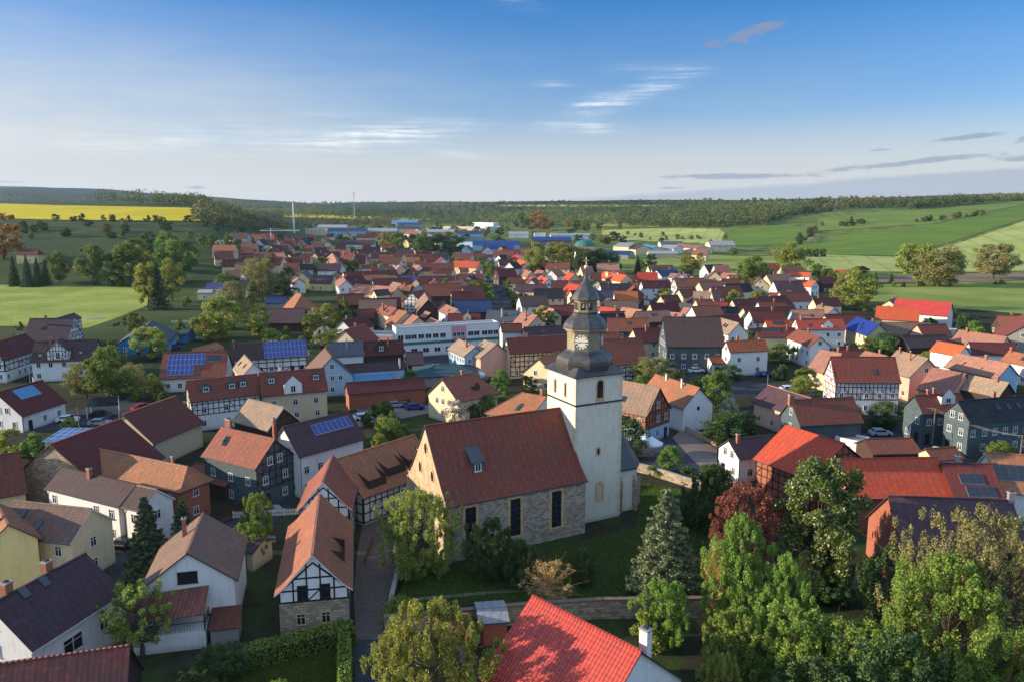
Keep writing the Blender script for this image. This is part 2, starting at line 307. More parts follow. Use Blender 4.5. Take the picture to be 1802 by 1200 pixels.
# ------------------------------------------------------------------ object helpers
def tag(o, label=None, cat=None, group=None, kind=None):
    if label: o['label'] = label
    if cat: o['category'] = cat
    if group: o['group'] = group
    if kind: o['kind'] = kind
    return o
def empty(name, loc=(0, 0, 0), rz=0, parent=None):
    o = bpy.data.objects.new(name, None); COL.objects.link(o); o.location = loc; o.rotation_euler = (0, 0, rz); o.empty_display_size = .5
    if parent: o.parent = parent
    return o
class MB:
    def __init__(s): s.v = []; s.f = []; s.uv = []; s.m = []
    def poly(s, pts, mi=0, uv=None):
        i = len(s.v); s.v += [tuple(p) for p in pts]; s.f.append(tuple(range(i, i+len(pts)))); s.m.append(mi)
        if uv is None:
            p = [Vector(q) for q in pts]; n = Vector((0, 0, 0))
            for k in range(len(p)): n += p[k].cross(p[(k+1) % len(p)])
            if n.length < 1e-9: n = Vector((0, 0, 1))
            n.normalize()
            h = Vector((-n.y, n.x, 0))
            h = h.normalized() if h.length > .05 else Vector((1, 0, 0))
            w = n.cross(h); uv = [(q.dot(h), q.dot(w)) for q in p]
        s.uv += uv
    def box(s, x0, x1, y0, y1, z0, z1, mi=0, M=None):
        c = [Vector((x, y, z)) for z in (z0, z1) for y in (y0, y1) for x in (x0, x1)]
        if M is not None: c = [M @ q for q in c]
        for f in ((0, 2, 3, 1), (4, 5, 7, 6), (0, 1, 5, 4), (2, 6, 7, 3), (0, 4, 6, 2), (1, 3, 7, 5)): s.poly([c[k] for k in f], mi)
    def beam(s, a, b, w, t, n, mi=0):
        """flat bar from a to b, width w in the plane whose normal is n, thickness t"""
        a = Vector(a); b = Vector(b); n = Vector(n).normalized(); d = b-a; L = d.length
        if L < 1e-4: return
        d /= L; q = n.cross(d).normalized()
        M = Matrix((d, q, n)).transposed().to_4x4(); M.translation = a
        s.box(0, L, -w/2, w/2, 0, t, mi, M)
    def tube(s, a, b, r0, r1, k=6, mi=0, cap=True):
        a = Vector(a); b = Vector(b); d = (b-a)
        if d.length < 1e-5: return
        d.normalize(); x = d.orthogonal().normalized(); y = d.cross(x)
        A = [a+(x*cos(2*pi*i/k)+y*sin(2*pi*i/k))*r0 for i in range(k)]; B = [b+(x*cos(2*pi*i/k)+y*sin(2*pi*i/k))*r1 for i in range(k)]
        for i in range(k): j = (i+1) % k; s.poly([A[i], A[j], B[j], B[i]], mi, [(i/k, 0), ((i+1)/k, 0), ((i+1)/k, 1), (i/k, 1)])
        if cap: s.poly(B, mi); s.poly(A[::-1], mi)
    def lathe(s, prof, k=16, cx=0, cy=0, rot=0, mi=0, corner=False):
        for (r0, z0), (r1, z1) in zip(prof, prof[1:]):
            for i in range(k):
                a, b = rot+2*pi*i/k, rot+2*pi*(i+1)/k
                p = [(cx+r0*cos(a), cy+r0*sin(a), z0), (cx+r0*cos(b), cy+r0*sin(b), z0), (cx+r1*cos(b), cy+r1*sin(b), z1), (cx+r1*cos(a), cy+r1*sin(a), z1)]
                if r0 < 1e-4: p = [p[0], p[2], p[3]]
                elif r1 < 1e-4: p = p[:3]
                s.poly(p, mi)
    def shell(s, polys, t, mi_top=0, mi_edge=1):
        """roof skin: top faces, an underside t lower and closed edges"""
        cnt = {}
        rd = lambda q: (round(q[0], 3), round(q[1], 3), round(q[2], 3))
        for p in polys:
            s.poly(p, mi_top)
            s.poly([(q[0], q[1], q[2]-t) for q in p[::-1]], mi_edge)
            for k in range(len(p)):
                a, b = rd(p[k]), rd(p[(k+1) % len(p)])
                cnt[(a, b)] = 1
        for (a, b) in cnt:
            if (b, a) not in cnt:
                s.poly([b, a, (a[0], a[1], a[2]-t), (b[0], b[1], b[2]-t)], mi_edge)
    def mesh(s, name, mats):
        me = bpy.data.meshes.new(name); me.from_pydata(s.v, [], s.f)
        ul = me.uv_layers.new(name='UVMap'); ul.data.foreach_set('uv', np.array(s.uv, 'f').ravel())
        for q in (mats if isinstance(mats, (list, tuple)) else [mats]): me.materials.append(MATS[q])
        me.polygons.foreach_set('material_index', np.array(s.m, 'i')); me.update()
        return me
    def build(s, name, mats, parent=None, loc=None, rz=0, label=None):
        o = bpy.data.objects.new(name, s.mesh(name, mats)); COL.objects.link(o)
        if parent: o.parent = parent
        if loc is not None: o.location = loc
        if rz: o.rotation_euler = (0, 0, rz)
        if label: o['label'] = label
        return o
def fastmesh(name, V, F, mats, UV=None, MI=None, smooth=False):
    """V (n,3), F (m,k) numpy"""
    me = bpy.data.meshes.new(name); m, k = F.shape
    me.vertices.add(len(V)); me.vertices.foreach_set('co', V.astype('f').ravel())
    me.loops.add(m*k); me.loops.foreach_set('vertex_index', F.astype('i').ravel())
    me.polygons.add(m); me.polygons.foreach_set('loop_start', np.arange(0, m*k, k, dtype='i'))
    try: me.polygons.foreach_set('loop_total', np.full(m, k, 'i'))
    except Exception: pass
    if UV is not None:
        ul = me.uv_layers.new(name='UVMap'); ul.data.foreach_set('uv', UV.astype('f').ravel())
    for q in mats: me.materials.append(MATS[q])
    if MI is not None: me.polygons.foreach_set('material_index', MI.astype('i'))
    if smooth: me.polygons.foreach_set('use_smooth', np.ones(m, bool))
    me.update(calc_edges=True); me.validate()
    return me
# ================================================================== GROUND, FIELDS, STREETS
def ground_mat():
    m, N, b = newmat('ground'); at = N.node('ShaderNodeVertexColor', layer_name='gcol')
    g = N.node('ShaderNodeNewGeometry').outputs['Position']
    n1 = N.noise(g, .035, 6, .65); n2 = N.noise(g, .6, 5, .7); n3 = N.noise(g, 4., 3, .7)
    c = N.mix(.5, at.outputs[0], N.mix(N.smooth(n1, .35, .65), (.45, .5, .45, 1), (1.25, 1.15, 1.1, 1)), 'MULTIPLY')
    c = N.mix(.7, c, N.mix(N.smooth(n2, .3, .7), (.55, .6, .6, 1), (1.35, 1.25, 1.2, 1)), 'MULTIPLY')
    lw = N.noise(g, .075, 3, .6); c = N.mix(N.smooth(lw, .5, .58, 0, .7), c, C(54, 70, 32))
    c = N.mix(.5, c, N.mix(N.smooth(n3, .3, .7), (.6, .6, .6, 1), (1.3, 1.3, 1.3, 1)), 'MULTIPLY')
    N.l.new(c, b.inputs['Base Color']); b.inputs['Roughness'].default_value = 1; b.inputs['Specular IOR Level'].default_value = .1
    bp = N.node('ShaderNodeBump'); bp.inputs['Strength'].default_value = .6; bp.inputs['Distance'].default_value = .25
    N.l.new(N.math('ADD', n2, N.math('MULTIPLY', n3, .5)), bp.inputs['Height']); N.l.new(bp.outputs[0], b.inputs['Normal'])
ground_mat()
def field_mat(name, c1, c2, line, ang, sc=.35, k=.3, big=.02):
    m, N, b = newmat(name); g = N.node('ShaderNodeNewGeometry').outputs['Position']
    mp = N.node('ShaderNodeMapping'); N.l.new(g, mp.inputs[0]); mp.inputs['Rotation'].default_value = (0, 0, ang)
    n1 = N.noise(g, big, 5, .6); n2 = N.noise(g, .9, 4, .75)
    wv = N.node('ShaderNodeTexWave', wave_type='BANDS', bands_direction='X'); N.l.new(mp.outputs[0], wv.inputs[0]); wv.inputs['Scale'].default_value = sc/18
    wv.inputs['Distortion'].default_value = .6; wv.inputs['Detail'].default_value = 1; wv.inputs['Detail Scale'].default_value = .3
    c = N.mix(N.smooth(n1, .3, .7), c1, c2); c = N.mix(.6, c, N.mix(N.smooth(n2, .3, .7), (.6, .6, .6, 1), (1.3, 1.3, 1.3, 1)), 'MULTIPLY')
    c = N.mix(N.math('MULTIPLY', N.smooth(wv.outputs[1], .86, .97), min(1, k*1.6)), c, line)
    N.l.new(c, b.inputs['Base Color']); b.inputs['Roughness'].default_value = 1; b.inputs['Specular IOR Level'].default_value = .1
    bp = N.node('ShaderNodeBump'); bp.inputs['Strength'].default_value = .7; bp.inputs['Distance'].default_value = .3; N.l.new(n2, bp.inputs['Height']); N.l.new(bp.outputs[0], b.inputs['Normal'])
field_mat('rape', C(196, 172, 26), C(214, 190, 44), C(120, 120, 30), .4, .25, .45, .012)
field_mat('meadow', C(128, 138, 58), C(158, 164, 80), C(80, 96, 34), .9, .5, .1, .04)
field_mat('meadow2', C(116, 128, 58), C(150, 156, 82), C(96, 110, 48), 1.5, .9, .3, .015)
field_mat('wheat', C(92, 116, 44), C(106, 130, 50), C(52, 74, 34), -.75, .42, .6)
field_mat('wheat2', C(100, 120, 50), C(120, 136, 62), C(60, 82, 36), -.3, .42, .5)
field_mat('pale_grass', C(140, 152, 80), C(168, 170, 102), C(110, 120, 58), .3, .3, .2, .03)
field_mat('earth_strip', C(140, 116, 100), C(120, 110, 84), C(110, 100, 84), .3, .3, .1, .05)
field_mat('asphalt', C(52, 56, 62), C(66, 68, 74), C(60, 62, 66), .3, .2, .1, .2)
courses('cobble', C(112, 98, 90), C(66, 60, 54), .28, .22, .5, msize=.03, bump=.8, tint=C(84, 78, 70))
courses('paving', C(126, 112, 104), C(90, 84, 78), .5, .5, .2, msize=.02, bump=.2)
def make_ground():
    ys = [-120.]
    while ys[-1] < 60: ys.append(ys[-1]+6)
    while ys[-1] < 9000: ys.append(ys[-1]*1.016)
    ys = np.array(ys); ts = np.linspace(-1.5, 1.5, 301)
    X = ts[None, :]*(ys[:, None]+190); Y = np.repeat(ys[:, None], 301, 1); Z = terr(X, Y)
    V = np.stack([X, Y, Z], -1).reshape(-1, 3); r, c = len(ys), 301
    i = np.arange((r-1)*c).reshape(r-1, c)[:, :-1].ravel(); F = np.stack([i, i+1, i+1+c, i+c], 1)
    D = V[:, 1]; t = V[:, 0]/np.maximum(D, 1)
    col = np.zeros((len(V), 4)); col[:, 3] = 1
    vil = np.array(C(54, 56, 40)[:3]); gr = np.array(C(108, 122, 62)[:3]); slope = np.array(C(64, 78, 46)[:3]); frst = np.array(C(20, 36, 34)[:3])  # slope colour darkened to hold the shade of the hillside facing away
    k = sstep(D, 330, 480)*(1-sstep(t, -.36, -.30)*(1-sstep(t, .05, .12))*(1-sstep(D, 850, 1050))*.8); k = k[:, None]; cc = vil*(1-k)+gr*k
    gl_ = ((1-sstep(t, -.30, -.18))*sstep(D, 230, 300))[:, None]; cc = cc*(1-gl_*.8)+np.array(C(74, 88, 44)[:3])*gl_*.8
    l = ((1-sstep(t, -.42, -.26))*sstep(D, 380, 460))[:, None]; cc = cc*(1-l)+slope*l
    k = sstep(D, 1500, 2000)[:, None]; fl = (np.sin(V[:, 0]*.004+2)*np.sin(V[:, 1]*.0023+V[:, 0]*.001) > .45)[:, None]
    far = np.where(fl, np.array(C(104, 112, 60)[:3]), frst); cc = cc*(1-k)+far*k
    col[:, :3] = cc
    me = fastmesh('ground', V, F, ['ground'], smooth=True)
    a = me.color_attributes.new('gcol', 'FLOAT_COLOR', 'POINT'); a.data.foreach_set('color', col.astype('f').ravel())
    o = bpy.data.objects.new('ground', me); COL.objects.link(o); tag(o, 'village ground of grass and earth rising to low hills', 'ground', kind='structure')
make_ground()
def FIELD(name, top, bot, mat, label, nr=14, step=9, lift=.35):
    """a field draped on the terrain between its upper and lower border"""
    x0, x1 = max(top[0][0], bot[0][0]), min(top[-1][0], bot[-1][0]); n = max(2, int((x1-x0)/step)); V = []
    for i in range(n+1):
        x = x0+(x1-x0)*i/n; yt = np.interp(x, *zip(*top)); yb = np.interp(x, *zip(*bot))
        a = PG(x, yb); b = PG(x, yt)
        for j in range(nr+1):
            f = j/nr; q = 1/((1-f)/a.y+f/b.y); g = (q-a.y)/(b.y-a.y) if abs(b.y-a.y) > .1 else f
            X = a.x+(b.x-a.x)*g; V.append((X, q, T(X, q)+lift))
    V = np.array(V); r = nr+1; i = np.arange(n*r).reshape(n, r)[:, :-1].ravel(); F = np.stack([i, i+r, i+r+1, i+1], 1)
    o = bpy.data.objects.new(name, fastmesh(name, V, F, [mat], smooth=True)); COL.objects.link(o); tag(o, label, 'field', kind='structure')
FIELD('rapeseed_field', [(-80, 358), (0, 359), (100, 362), (350, 367), (356, 372)], [(-80, 384), (0, 385), (100, 388), (250, 389), (356, 390)], 'rape', 'bright yellow rapeseed field on the left hill')
FIELD('rapeseed_strip', [(500, 375), (520, 377), (640, 381), (760, 386)], [(500, 383), (620, 386), (690, 390), (760, 388)], 'rape', 'thin yellow field strip below the far wood', lift=.5)
FIELD('meadow', [(-80, 500), (0, 502), (140, 503), (300, 504)], [(-80, 575), (60, 574), (150, 579), (200, 562), (255, 540), (300, 518)], 'meadow', 'sunlit green meadow at the left', lift=.06)
FIELD('meadow', [(1470, 524), (1540, 500), (1700, 497), (1880, 492)], [(1470, 530), (1560, 532), (1700, 545), (1880, 560)], 'meadow2', 'sunlit green meadow at the right behind the red farm roofs', lift=.12)
FIELD('dirt_strip', [(1530, 492), (1600, 485), (1880, 480)], [(1530, 500), (1700, 497), (1880, 492)], 'earth_strip', 'bare earth strip behind the right meadow', nr=4)
FIELD('wheat_field', [(1400, 436), (1440, 425), (1500, 412), (1640, 397), (1880, 345)], [(1400, 444), (1450, 449), (1590, 451), (1680, 425), (1880, 362)], 'wheat', 'dark green cereal field rising on the right hill')
FIELD('upper_field', [(1440, 385), (1560, 372), (1650, 369), (1880, 345)], [(1440, 408), (1560, 400), (1640, 395), (1880, 344)], 'wheat2', 'green field on top of the right hill')
FIELD('side_field', [(1270, 418), (1300, 402), (1380, 398), (1420, 402)], [(1270, 430), (1300, 434), (1400, 432), (1420, 420)], 'wheat', 'small green field left of the hedge rows')
FIELD('pasture', [(1420, 448), (1590, 454), (1690, 428), (1880, 364)], [(1420, 478), (1600, 480), (1700, 480), (1880, 476)], 'pale_grass', 'pale sunlit pasture on the right slope')
FIELD('sports_ground', [(1090, 455), (1250, 450), (1300, 452), (1420, 452)], [(1090, 468), (1250, 472), (1300, 475), (1420, 478)], 'meadow2', 'flat grass ground between the far halls and the village')
FIELD('wide_field', [(1060, 405), (1200, 402), (1270, 404), (1275, 410)], [(1060, 422), (1200, 428), (1270, 432), (1275, 432)], 'pale_grass', 'wide pale field below the far wood')
FIELD('far_field', [(880, 361.5), (1000, 361), (1180, 362)], [(880, 364), (1000, 366), (1180, 364)], 'pale_grass', 'pale green field beyond the far wood', nr=4, lift=.8)
FIELD('forest_meadow', [(1040, 392), (1100, 390), (1160, 394)], [(1040, 399), (1100, 400), (1160, 401)], 'meadow2', 'small clearing at the edge of the far wood', nr=4, lift=.5)
def SHEET(name, pts, mat, label, lift=.03, kerb=False):
    q = [P(x, y, 0) for x, y in pts]; m = MB(); m.poly([(p.x, p.y, lift) for p in q], 0, [(p.x, p.y) for p in q])
    if m.v:
        o = m.build(name, mat); tag(o, label, 'street', kind='structure')
    return o
SHEET('street', [(855, 556), (858, 535), (866, 512), (864, 500), (882, 500), (890, 515), (903, 540), (920, 556)], 'asphalt', 'straight shaded asphalt street running into the village')
SHEET('square', [(1130, 652), (1200, 652), (1300, 668), (1430, 682), (1435, 698), (1330, 692), (1290, 700), (1240, 684), (1180, 668)], 'asphalt', 'asphalt village square in front of the white villa', .034)
SHEET('courtyard', [(1183, 770), (1200, 755), (1262, 790), (1262, 838), (1225, 815)], 'paving', 'paved yard beside the pinkish barn', .042)
SHEET('street', [(1100, 760), (1183, 768), (1240, 830), (1200, 850), (1120, 800)], 'asphalt', 'shaded lane right of the church tower', .038)
SHEET('cobbled_lane', [(640, 905), (690, 890), (712, 930), (700, 1000), (680, 1060), (672, 1128), (628, 1128), (622, 1050), (628, 980)], 'cobble', 'cobbled lane between the half-timbered barns and the church', .03)
SHEET('street', [(628, 1125), (673, 1125), (672, 1240), (622, 1240)], 'asphalt', 'dark asphalt lane at the bottom edge', .036)
SHEET('street', [(365, 935), (520, 865), (524, 880), (470, 930), (440, 1000), (395, 1000), (392, 960)], 'asphalt', 'shaded street in front of the slate-dark farmhouse', .032)
SHEET('street', [(185, 1000), (200, 925), (245, 915), (235, 1010), (215, 1025)], 'asphalt', 'small shaded yard beside the cream house', .033)
SHEET('street', [(1440, 780), (1610, 745), (1700, 800), (1790, 870), (1700, 870), (1560, 800)], 'asphalt', 'shaded street in front of the slate-clad gables', .035)
SHEET('street', [(740, 628), (800, 610), (800, 645), (860, 655), (880, 690), (850, 690), (790, 670), (745, 665)], 'asphalt', 'shaded yard with parked cars by the pink and white hall', .037)
SHEET('street', [(0, 735), (200, 712), (240, 690), (262, 690), (290, 745), (200, 740), (0, 770)], 'asphalt', 'shaded lane across the left of the village', .031)
SHEET('yard', [(560, 745), (640, 722), (760, 712), (760, 726), (660, 745), (600, 758)], 'paving', 'pale paved yard behind the six solar panels', .041)

# ------------------------------------------------------------------ windows, doors (shared meshes)
WC = {}
def win_mesh(w, h, st, fine):
    """st: frame material key; local x along wall, -y outward, origin at window centre"""
    k = (round(w, 2), round(h, 2), st, fine)
    if k in WC: return WC[k]
    b = MB(); f = .09 if fine else .13; d = .07
    x, z = w/2, h/2
    for a in ((-x, x, -d, .05, z-f, z), (-x-.05, x+.05, -d-.04, .05, -z-.02, -z+f), (-x, -x+f, -d, .05, -z+f, z-f), (x-f, x, -d, .05, -z+f, z-f)): b.box(*a)
    if w > .7: b.box(-.04, .04, -d+.02, .05, -z+f, z-f)
    if h > 1.15 and fine: b.box(-x+f, x-f, -d+.03, .05, z*.35-.03, z*.35+.03)
    p = MB(); p.poly([(-x+f, -.02, -z+f), (x-f, -.02, -z+f), (x-f, -.02, z-f), (-x+f, -.02, z-f)])
    fm = {'w': 'trim_white', 'd': 'timber', 'n': 'stone_trim'}[st]
    if fine: r = (b.mesh('window', fm), p.mesh('pane', 'glass'))
    else:
        b.poly([(-x+f, -.02, -z+f), (x-f, -.02, -z+f), (x-f, -.02, z-f), (-x+f, -.02, z-f)], 1); r = (b.mesh('window', [fm, 'glass']), None)
    WC[k] = r; return r
def window(parent, x, y, z, phi, w=1.0, h=1.25, st='w', fine=False, name='window'):
    a, p = win_mesh(w, h, st, fine)
    o = bpy.data.objects.new(name, a); COL.objects.link(o); o.parent = parent; o.location = (x, y, z); o.rotation_euler = (0, 0, phi+pi/2)
    if p is not None:
        q = bpy.data.objects.new('pane', p); COL.objects.link(q); q.parent = o
    return o
def frame_wall(b, to3, n, x0, x1, z0, z1, top, rnd, sp=1.25, w=.17, levels=2, diag=True):
    """timber members on a wall: posts, rails, braces clipped by top(x)"""
    t = .035; L = x1-x0; k = max(2, int(round(L/sp))); xs = [x0+w/2+(L-w)*i/k for i in range(k+1)]
    zs = [z0+w/2]+[z0+(z1-z0)*i/levels for i in range(1, levels)]+[z1]
    for x in xs:
        zt = min(top(x), 1e9)-.05
        if zt > z0+.3: b.beam(to3(x, z0), to3(x, zt), w, t, n)
    allz = zs[:]
    zt = z1+1.3
    zmax = max(top(x) for x in xs)
    while zt < zmax-.6: allz.append(zt); zt += 1.3
    for z in allz:
        a = [x for x in np.linspace(x0, x1, 41) if top(x) > z+.05]
        if len(a) > 1: b.beam(to3(a[0], z), to3(a[-1], z), w, t+.006, n)
    if diag:
        for i in range(k):
            for j in range(len(zs)-1):
                if rnd.random() < .32 and min(top(xs[i]), top(xs[i+1])) > zs[j+1]:
                    a, c = (xs[i], xs[i+1]) if rnd.random() < .5 else (xs[i+1], xs[i])
                    b.beam(to3(a, zs[j]), to3(c, zs[j+1]), w*.8, t-.006, n)
    if zmax > z1+1: # rafters along the verge
        xm = [x for x in np.linspace(x0, x1, 41)]; im = int(np.argmax([top(x) for x in xm]))
        b.beam(to3(x0, top(x0)-.1), to3(xm[im], zmax-.1), w, t+.012, n); b.beam(to3(x1, top(x1)-.1), to3(xm[im], zmax-.1), w, t+.012, n)

ALL = []      # everything that still needs a label: (object, descr words, photo x, photo y)
FOOT = []     # footprints for the garden planting
def H(r, w, Ax, Ay, Bx, By, ex, ey, he=5., pit=42, lab=None, kind='house', z0=None, group=None, **o):
    rnd = random.Random(int(Ax*7+Ay*13+Bx))
    if z0 is None:
        g = PG((Ax+Bx)/2, (Ay+By)/2+2); g = PG((Ax+Bx)/2, (Ay+By)/2+(he+3)*FPX/g.y); z0_ = g.z if g.y > 380 else 0.
    zb = z0_ if z0 is None else z0
    for it in range(1):
        hr = he+.4
        while hr < he+14:
            a = P(Ax, Ay, zb+hr); b = P(Bx, By, zb+hr); e = P(ex, ey, zb+he)
            d = (b-a); d.z = 0; L = max(d.length, 1e-3); d /= L; nrm = Vector((-d.y, d.x, 0)); sd = (e-a).dot(nrm)
            if hr-he >= tan(radians(pit))*abs(sd): break
            hr += .05
    if z0 is None and zb > .3: c = (a+b)/2; zb = T(c.x, c.y)
    L *= o.get('stretch', 1.)
    hw = abs(sd); flip = sd < 0
    if hw > 9.5 or hw < 2.0: print('WIDTH %s %.1f L %.1f hr %.1f at %d,%d' % (lab, hw, L, hr, Ax, Ay)); 
    hw = min(max(hw, 2.0), 12.)
    if flip: d = -d
    c = (a+b)/2; rz = atan2(d.y, d.x)
    cx, cy = c.x, c.y; D = hypot(cx, cy); near = D < 190; fine = D < 175
    far = D > 420
    FOOT.append((cx, cy, rz, L/2+1.0, hw+1.0))
    root = empty(o.get('name', kind), (cx, cy, zb), rz)
    tanp = (hr-he)/hw; th = .17; ov = o.get('ov', .45 if hw > 3 else .25); gv = o.get('gv', .3)
    if kind == 'house' and not o.get('nw') and 'ch' not in o: o['ch'] = [(rnd.uniform(.15, .85), rnd.uniform(-.3, .3), .28)] if rnd.random() < .6 else []
    if kind == 'house' and not o.get('nw') and not far and 'sk' not in o and 'pv' not in o and rnd.random() < .35: o['sk'] = [(rnd.uniform(.2, .8), rnd.uniform(.3, .6)) for _ in range(rnd.choice((1, 2)))]
    hips = o.get('hip', '')
    if flip: hips = hips.translate(str.maketrans('AB', 'BA'))
    hxA = hw*o.get('hk', .8) if 'A' in hips else 0.; hxB = hw*o.get('hk', .8) if 'B' in hips else 0.
    kick = o.get('kick')
    prof = [(0., hr), (hw, he)]
    if kick: prof = [(0., hr), (hw*.70, he+(hr-he)*.235), (hw*.86, he+(hr-he)*.095), (hw, he)]
    def zs(y):
        y = abs(y)
        for (y0, z0_), (y1, z1_) in zip(prof, prof[1:]):
            if y <= y1+1e-6: return z0_+(z1_-z0_)*(y-y0)/(y1-y0)
        return he
    xl, xr = -L/2, L/2
    # roof
    polys = []
    for sg in (1, -1):
        for (y0, z0_), (y1, z1_) in zip(prof, prof[1:]):
            f0, f1 = y0/hw, y1/hw
            q = [(xl-hxA*f1, sg*y1, z1_), (xr+hxB*f1, sg*y1, z1_), (xr+hxB*f0, sg*y0, z0_), (xl-hxA*f0, sg*y0, z0_)]
            if sg > 0: q = q[::-1]
            polys.append(q)
    if hxA: polys.append([(xl, 0, hr), (xl-hxA, hw, he), (xl-hxA, -hw, he)])
    if hxB: polys.append([(xr, 0, hr), (xr+hxB, -hw, he), (xr+hxB, hw, he)])
    m = MB(); m.shell(polys, th)
    if not far:
        m.box(xl, xr, -.13, .13, hr-.05, hr+.09, 2)
        ht = 1
        for sx, hx in ((xl, -hxA), (xr, hxB)):
            if hx:
                for sg in (1, -1): m.tube((sx, 0, hr+.02), (sx+hx, sg*hw, he+.02), .11, .11, 5, 2)
    edge = o.get('edge', 'trim_dark')
    m.build('roof', ['roof_'+r, edge, 'roof_'+o.get('cap', r)], root)
    # walls
    ww = hw-ov; wl = xl-hxA+(ov if hxA else gv); wr = xr+hxB-(ov if hxB else gv)
    ztop = zs(ww)-th*.5; zap = hr-th*.6
    m = MB(); wm = ['wall_'+w]; zsplit = None; bot = -.6 if zb == 0 else -2.5
    if 'mw' in o: wm = ['wall_'+o['mw'][0], 'wall_'+w]; zsplit = o['mw'][1]
    def wallquad(p0, p1):
        dx = hypot(p1[0]-p0[0], p1[1]-p0[1])
        zz = [bot, ztop] if not zsplit else [bot, min(zsplit, ztop-.1), ztop]
        for i in range(len(zz)-1):
            m.poly([(*p0, zz[i]), (*p1, zz[i]), (*p1, zz[i+1]), (*p0, zz[i+1])], min(i, 1) if zsplit else 0, [(0, zz[i]), (dx, zz[i]), (dx, zz[i+1]), (0, zz[i+1])])
    wallquad((wl, -ww), (wr, -ww)); wallquad((wr, -ww), (wr, ww)); wallquad((wr, ww), (wl, ww)); wallquad((wl, ww), (wl, -ww))
    ti = 1 if zsplit else 0
    gpts = [(y, zs(y)-th*.5) for y in ([-ww, 0, ww] if not kick else [-ww, -hw*.70, 0, hw*.70, ww])]
    if not hxB:
        m.poly([(wr, y, z) for y, z in gpts], ti, [(y+ww, z) for y, z in gpts])
    if not hxA:
        g2 = gpts[::-1]; m.poly([(wl, y, z) for y, z in g2], ti, [(y+ww, z) for y, z in g2])
    m.build('wall', wm, root)
    cam_l = Matrix.Rotation(-rz, 2) @ Vector((-cx, -cy))
    seeY = cam_l.y > ww; seeYn = cam_l.y < -ww; seeB = cam_l.x > wr; seeA = cam_l.x < wl
    # wall list: (phi outward, to3, x0, x1, top fn, gable)
    gt = lambda y: zs(y)-th*.5
    sides = []
    if seeY: sides.append((pi/2, lambda x, z: (x, ww, z), wl, wr, lambda x: ztop, 0, 'Y'))
    if seeYn: sides.append((-pi/2, lambda x, z: (x, -ww, z), wl, wr, lambda x: ztop, 0, 'N'))
    if seeB: sides.append((0., lambda x, z: (wr, x, z), -ww, ww, gt if not hxB else (lambda x: ztop), not hxB, 'B'))
    if seeA: sides.append((pi, lambda x, z: (wl, x, z), -ww, ww, gt if not hxA else (lambda x: ztop), not hxA, 'A'))
    if flip:
        tr = {'Y': 'Y', 'N': 'N', 'A': 'B', 'B': 'A'}; sides = [s[:6]+(tr[s[6]],) for s in sides]
    tf = o.get('tf')
    if tf is not None or w in 'tq':
        z1 = tf if tf is not None else .3
        b = MB()
        for phi, to3, x0, x1, top, gab, nm in sides:
            if o.get('tfs') and nm not in o['tfs']: continue
            frame_wall(b, to3, (cos(phi), sin(phi), 0), x0, x1, z1, ztop, top, rnd, sp=o.get('tsp', 1.25 if near else 2.0), w=.17 if near else .24,
                       levels=max(1, int(round((ztop-z1)/1.3))), diag=True)
        if b.v: b.build('timber_frame', 'timber_red' if o.get('tred') else 'timber', root)
    # windows
    st = o.get('st', 'w' if w != 'n' else 'd')
    if not o.get('nw'):
        fh = 2.75; nf = o.get('fl', max(1, int((he+.4)/fh)))
        for phi, to3, x0, x1, top, gab, nm in sides:
            if 'nws' in o and nm in o['nws']: continue
            cs = o.get('cs', 2.6 if not far else 3.6); n = max(1, int((x1-x0-1.2)/cs))
            if 'nc' in o and nm in o['nc']: n = o['nc'][nm]
            wsz = o.get('ws', (1.0, 1.3) if near else (1.1, 1.35))
            for fl in range(nf+2):
                z = 1.55+fl*fh
                if far and fl > nf: break
                for i in range(n):
                    x = x0+(x1-x0)*(i+.5)/n+rnd.uniform(-.15, .15)
                    if gab and fl >= nf:
                        x = x0+(x1-x0)/2+(i-(n-1)/2)*1.9
                        if fl > nf: x = (x0+x1)/2; 
                        if fl > nf and i: continue
                    elif fl >= nf: continue
                    if min(top(x-.7), top(x+.7)) < z+.85: continue
                    if rnd.random() < o.get('skip', .12): continue
                    p = to3(x, z)
                    if fl == 0 and not far and rnd.random() < .12 and z0 is None:
                        p = to3(x, 1.05); window(root, *p, phi, 1.0, 2.1, 'd', fine, 'door'); continue
                    window(root, *p, phi, wsz[0], wsz[1], st, fine)
    for (sd_, x, z, ww_, hh_, s_) in o.get('win', ()):
        for phi, to3, x0, x1, top, gab, nm in sides:
            if nm == sd_:
                fx = x if not (flip and nm in 'YN') else 1-x
                if flip and nm in 'AB': fx = 1-x
                window(root, *to3(x0+(x1-x0)*fx, z), phi, ww_, hh_, s_, fine, 'door' if hh_ > 2. and z < 1.3 else 'window')
    # things on the roof
    def sx(s): return (xl+s*L)*(-1 if flip else 1)
    rn = Vector((0, hr-he, hw)).normalized()
    def slopeM(s, t, sg=1, lift=.0):
        y = hw*t; q = (zs(y+.02)-zs(y-.02 if y > .02 else 0))
        dn = Vector((0, sg, -tanp if not kick else (zs(min(y+.2, hw))-zs(max(y-.2, 0)))/(min(y+.2, hw)-max(y-.2, 0)))).normalized()
        xx = Vector((1, 0, 0)); nn = Vector((0, -dn.z*sg, dn.y*sg)); nn = Vector((0, abs(dn.z)*sg, abs(dn.y)))
        M = Matrix((xx, dn, nn)).transposed().to_4x4(); M.translation = Vector((sx(s), sg*y, zs(y)))+nn*lift
        return M
    SL = hypot(hw, hr-he)
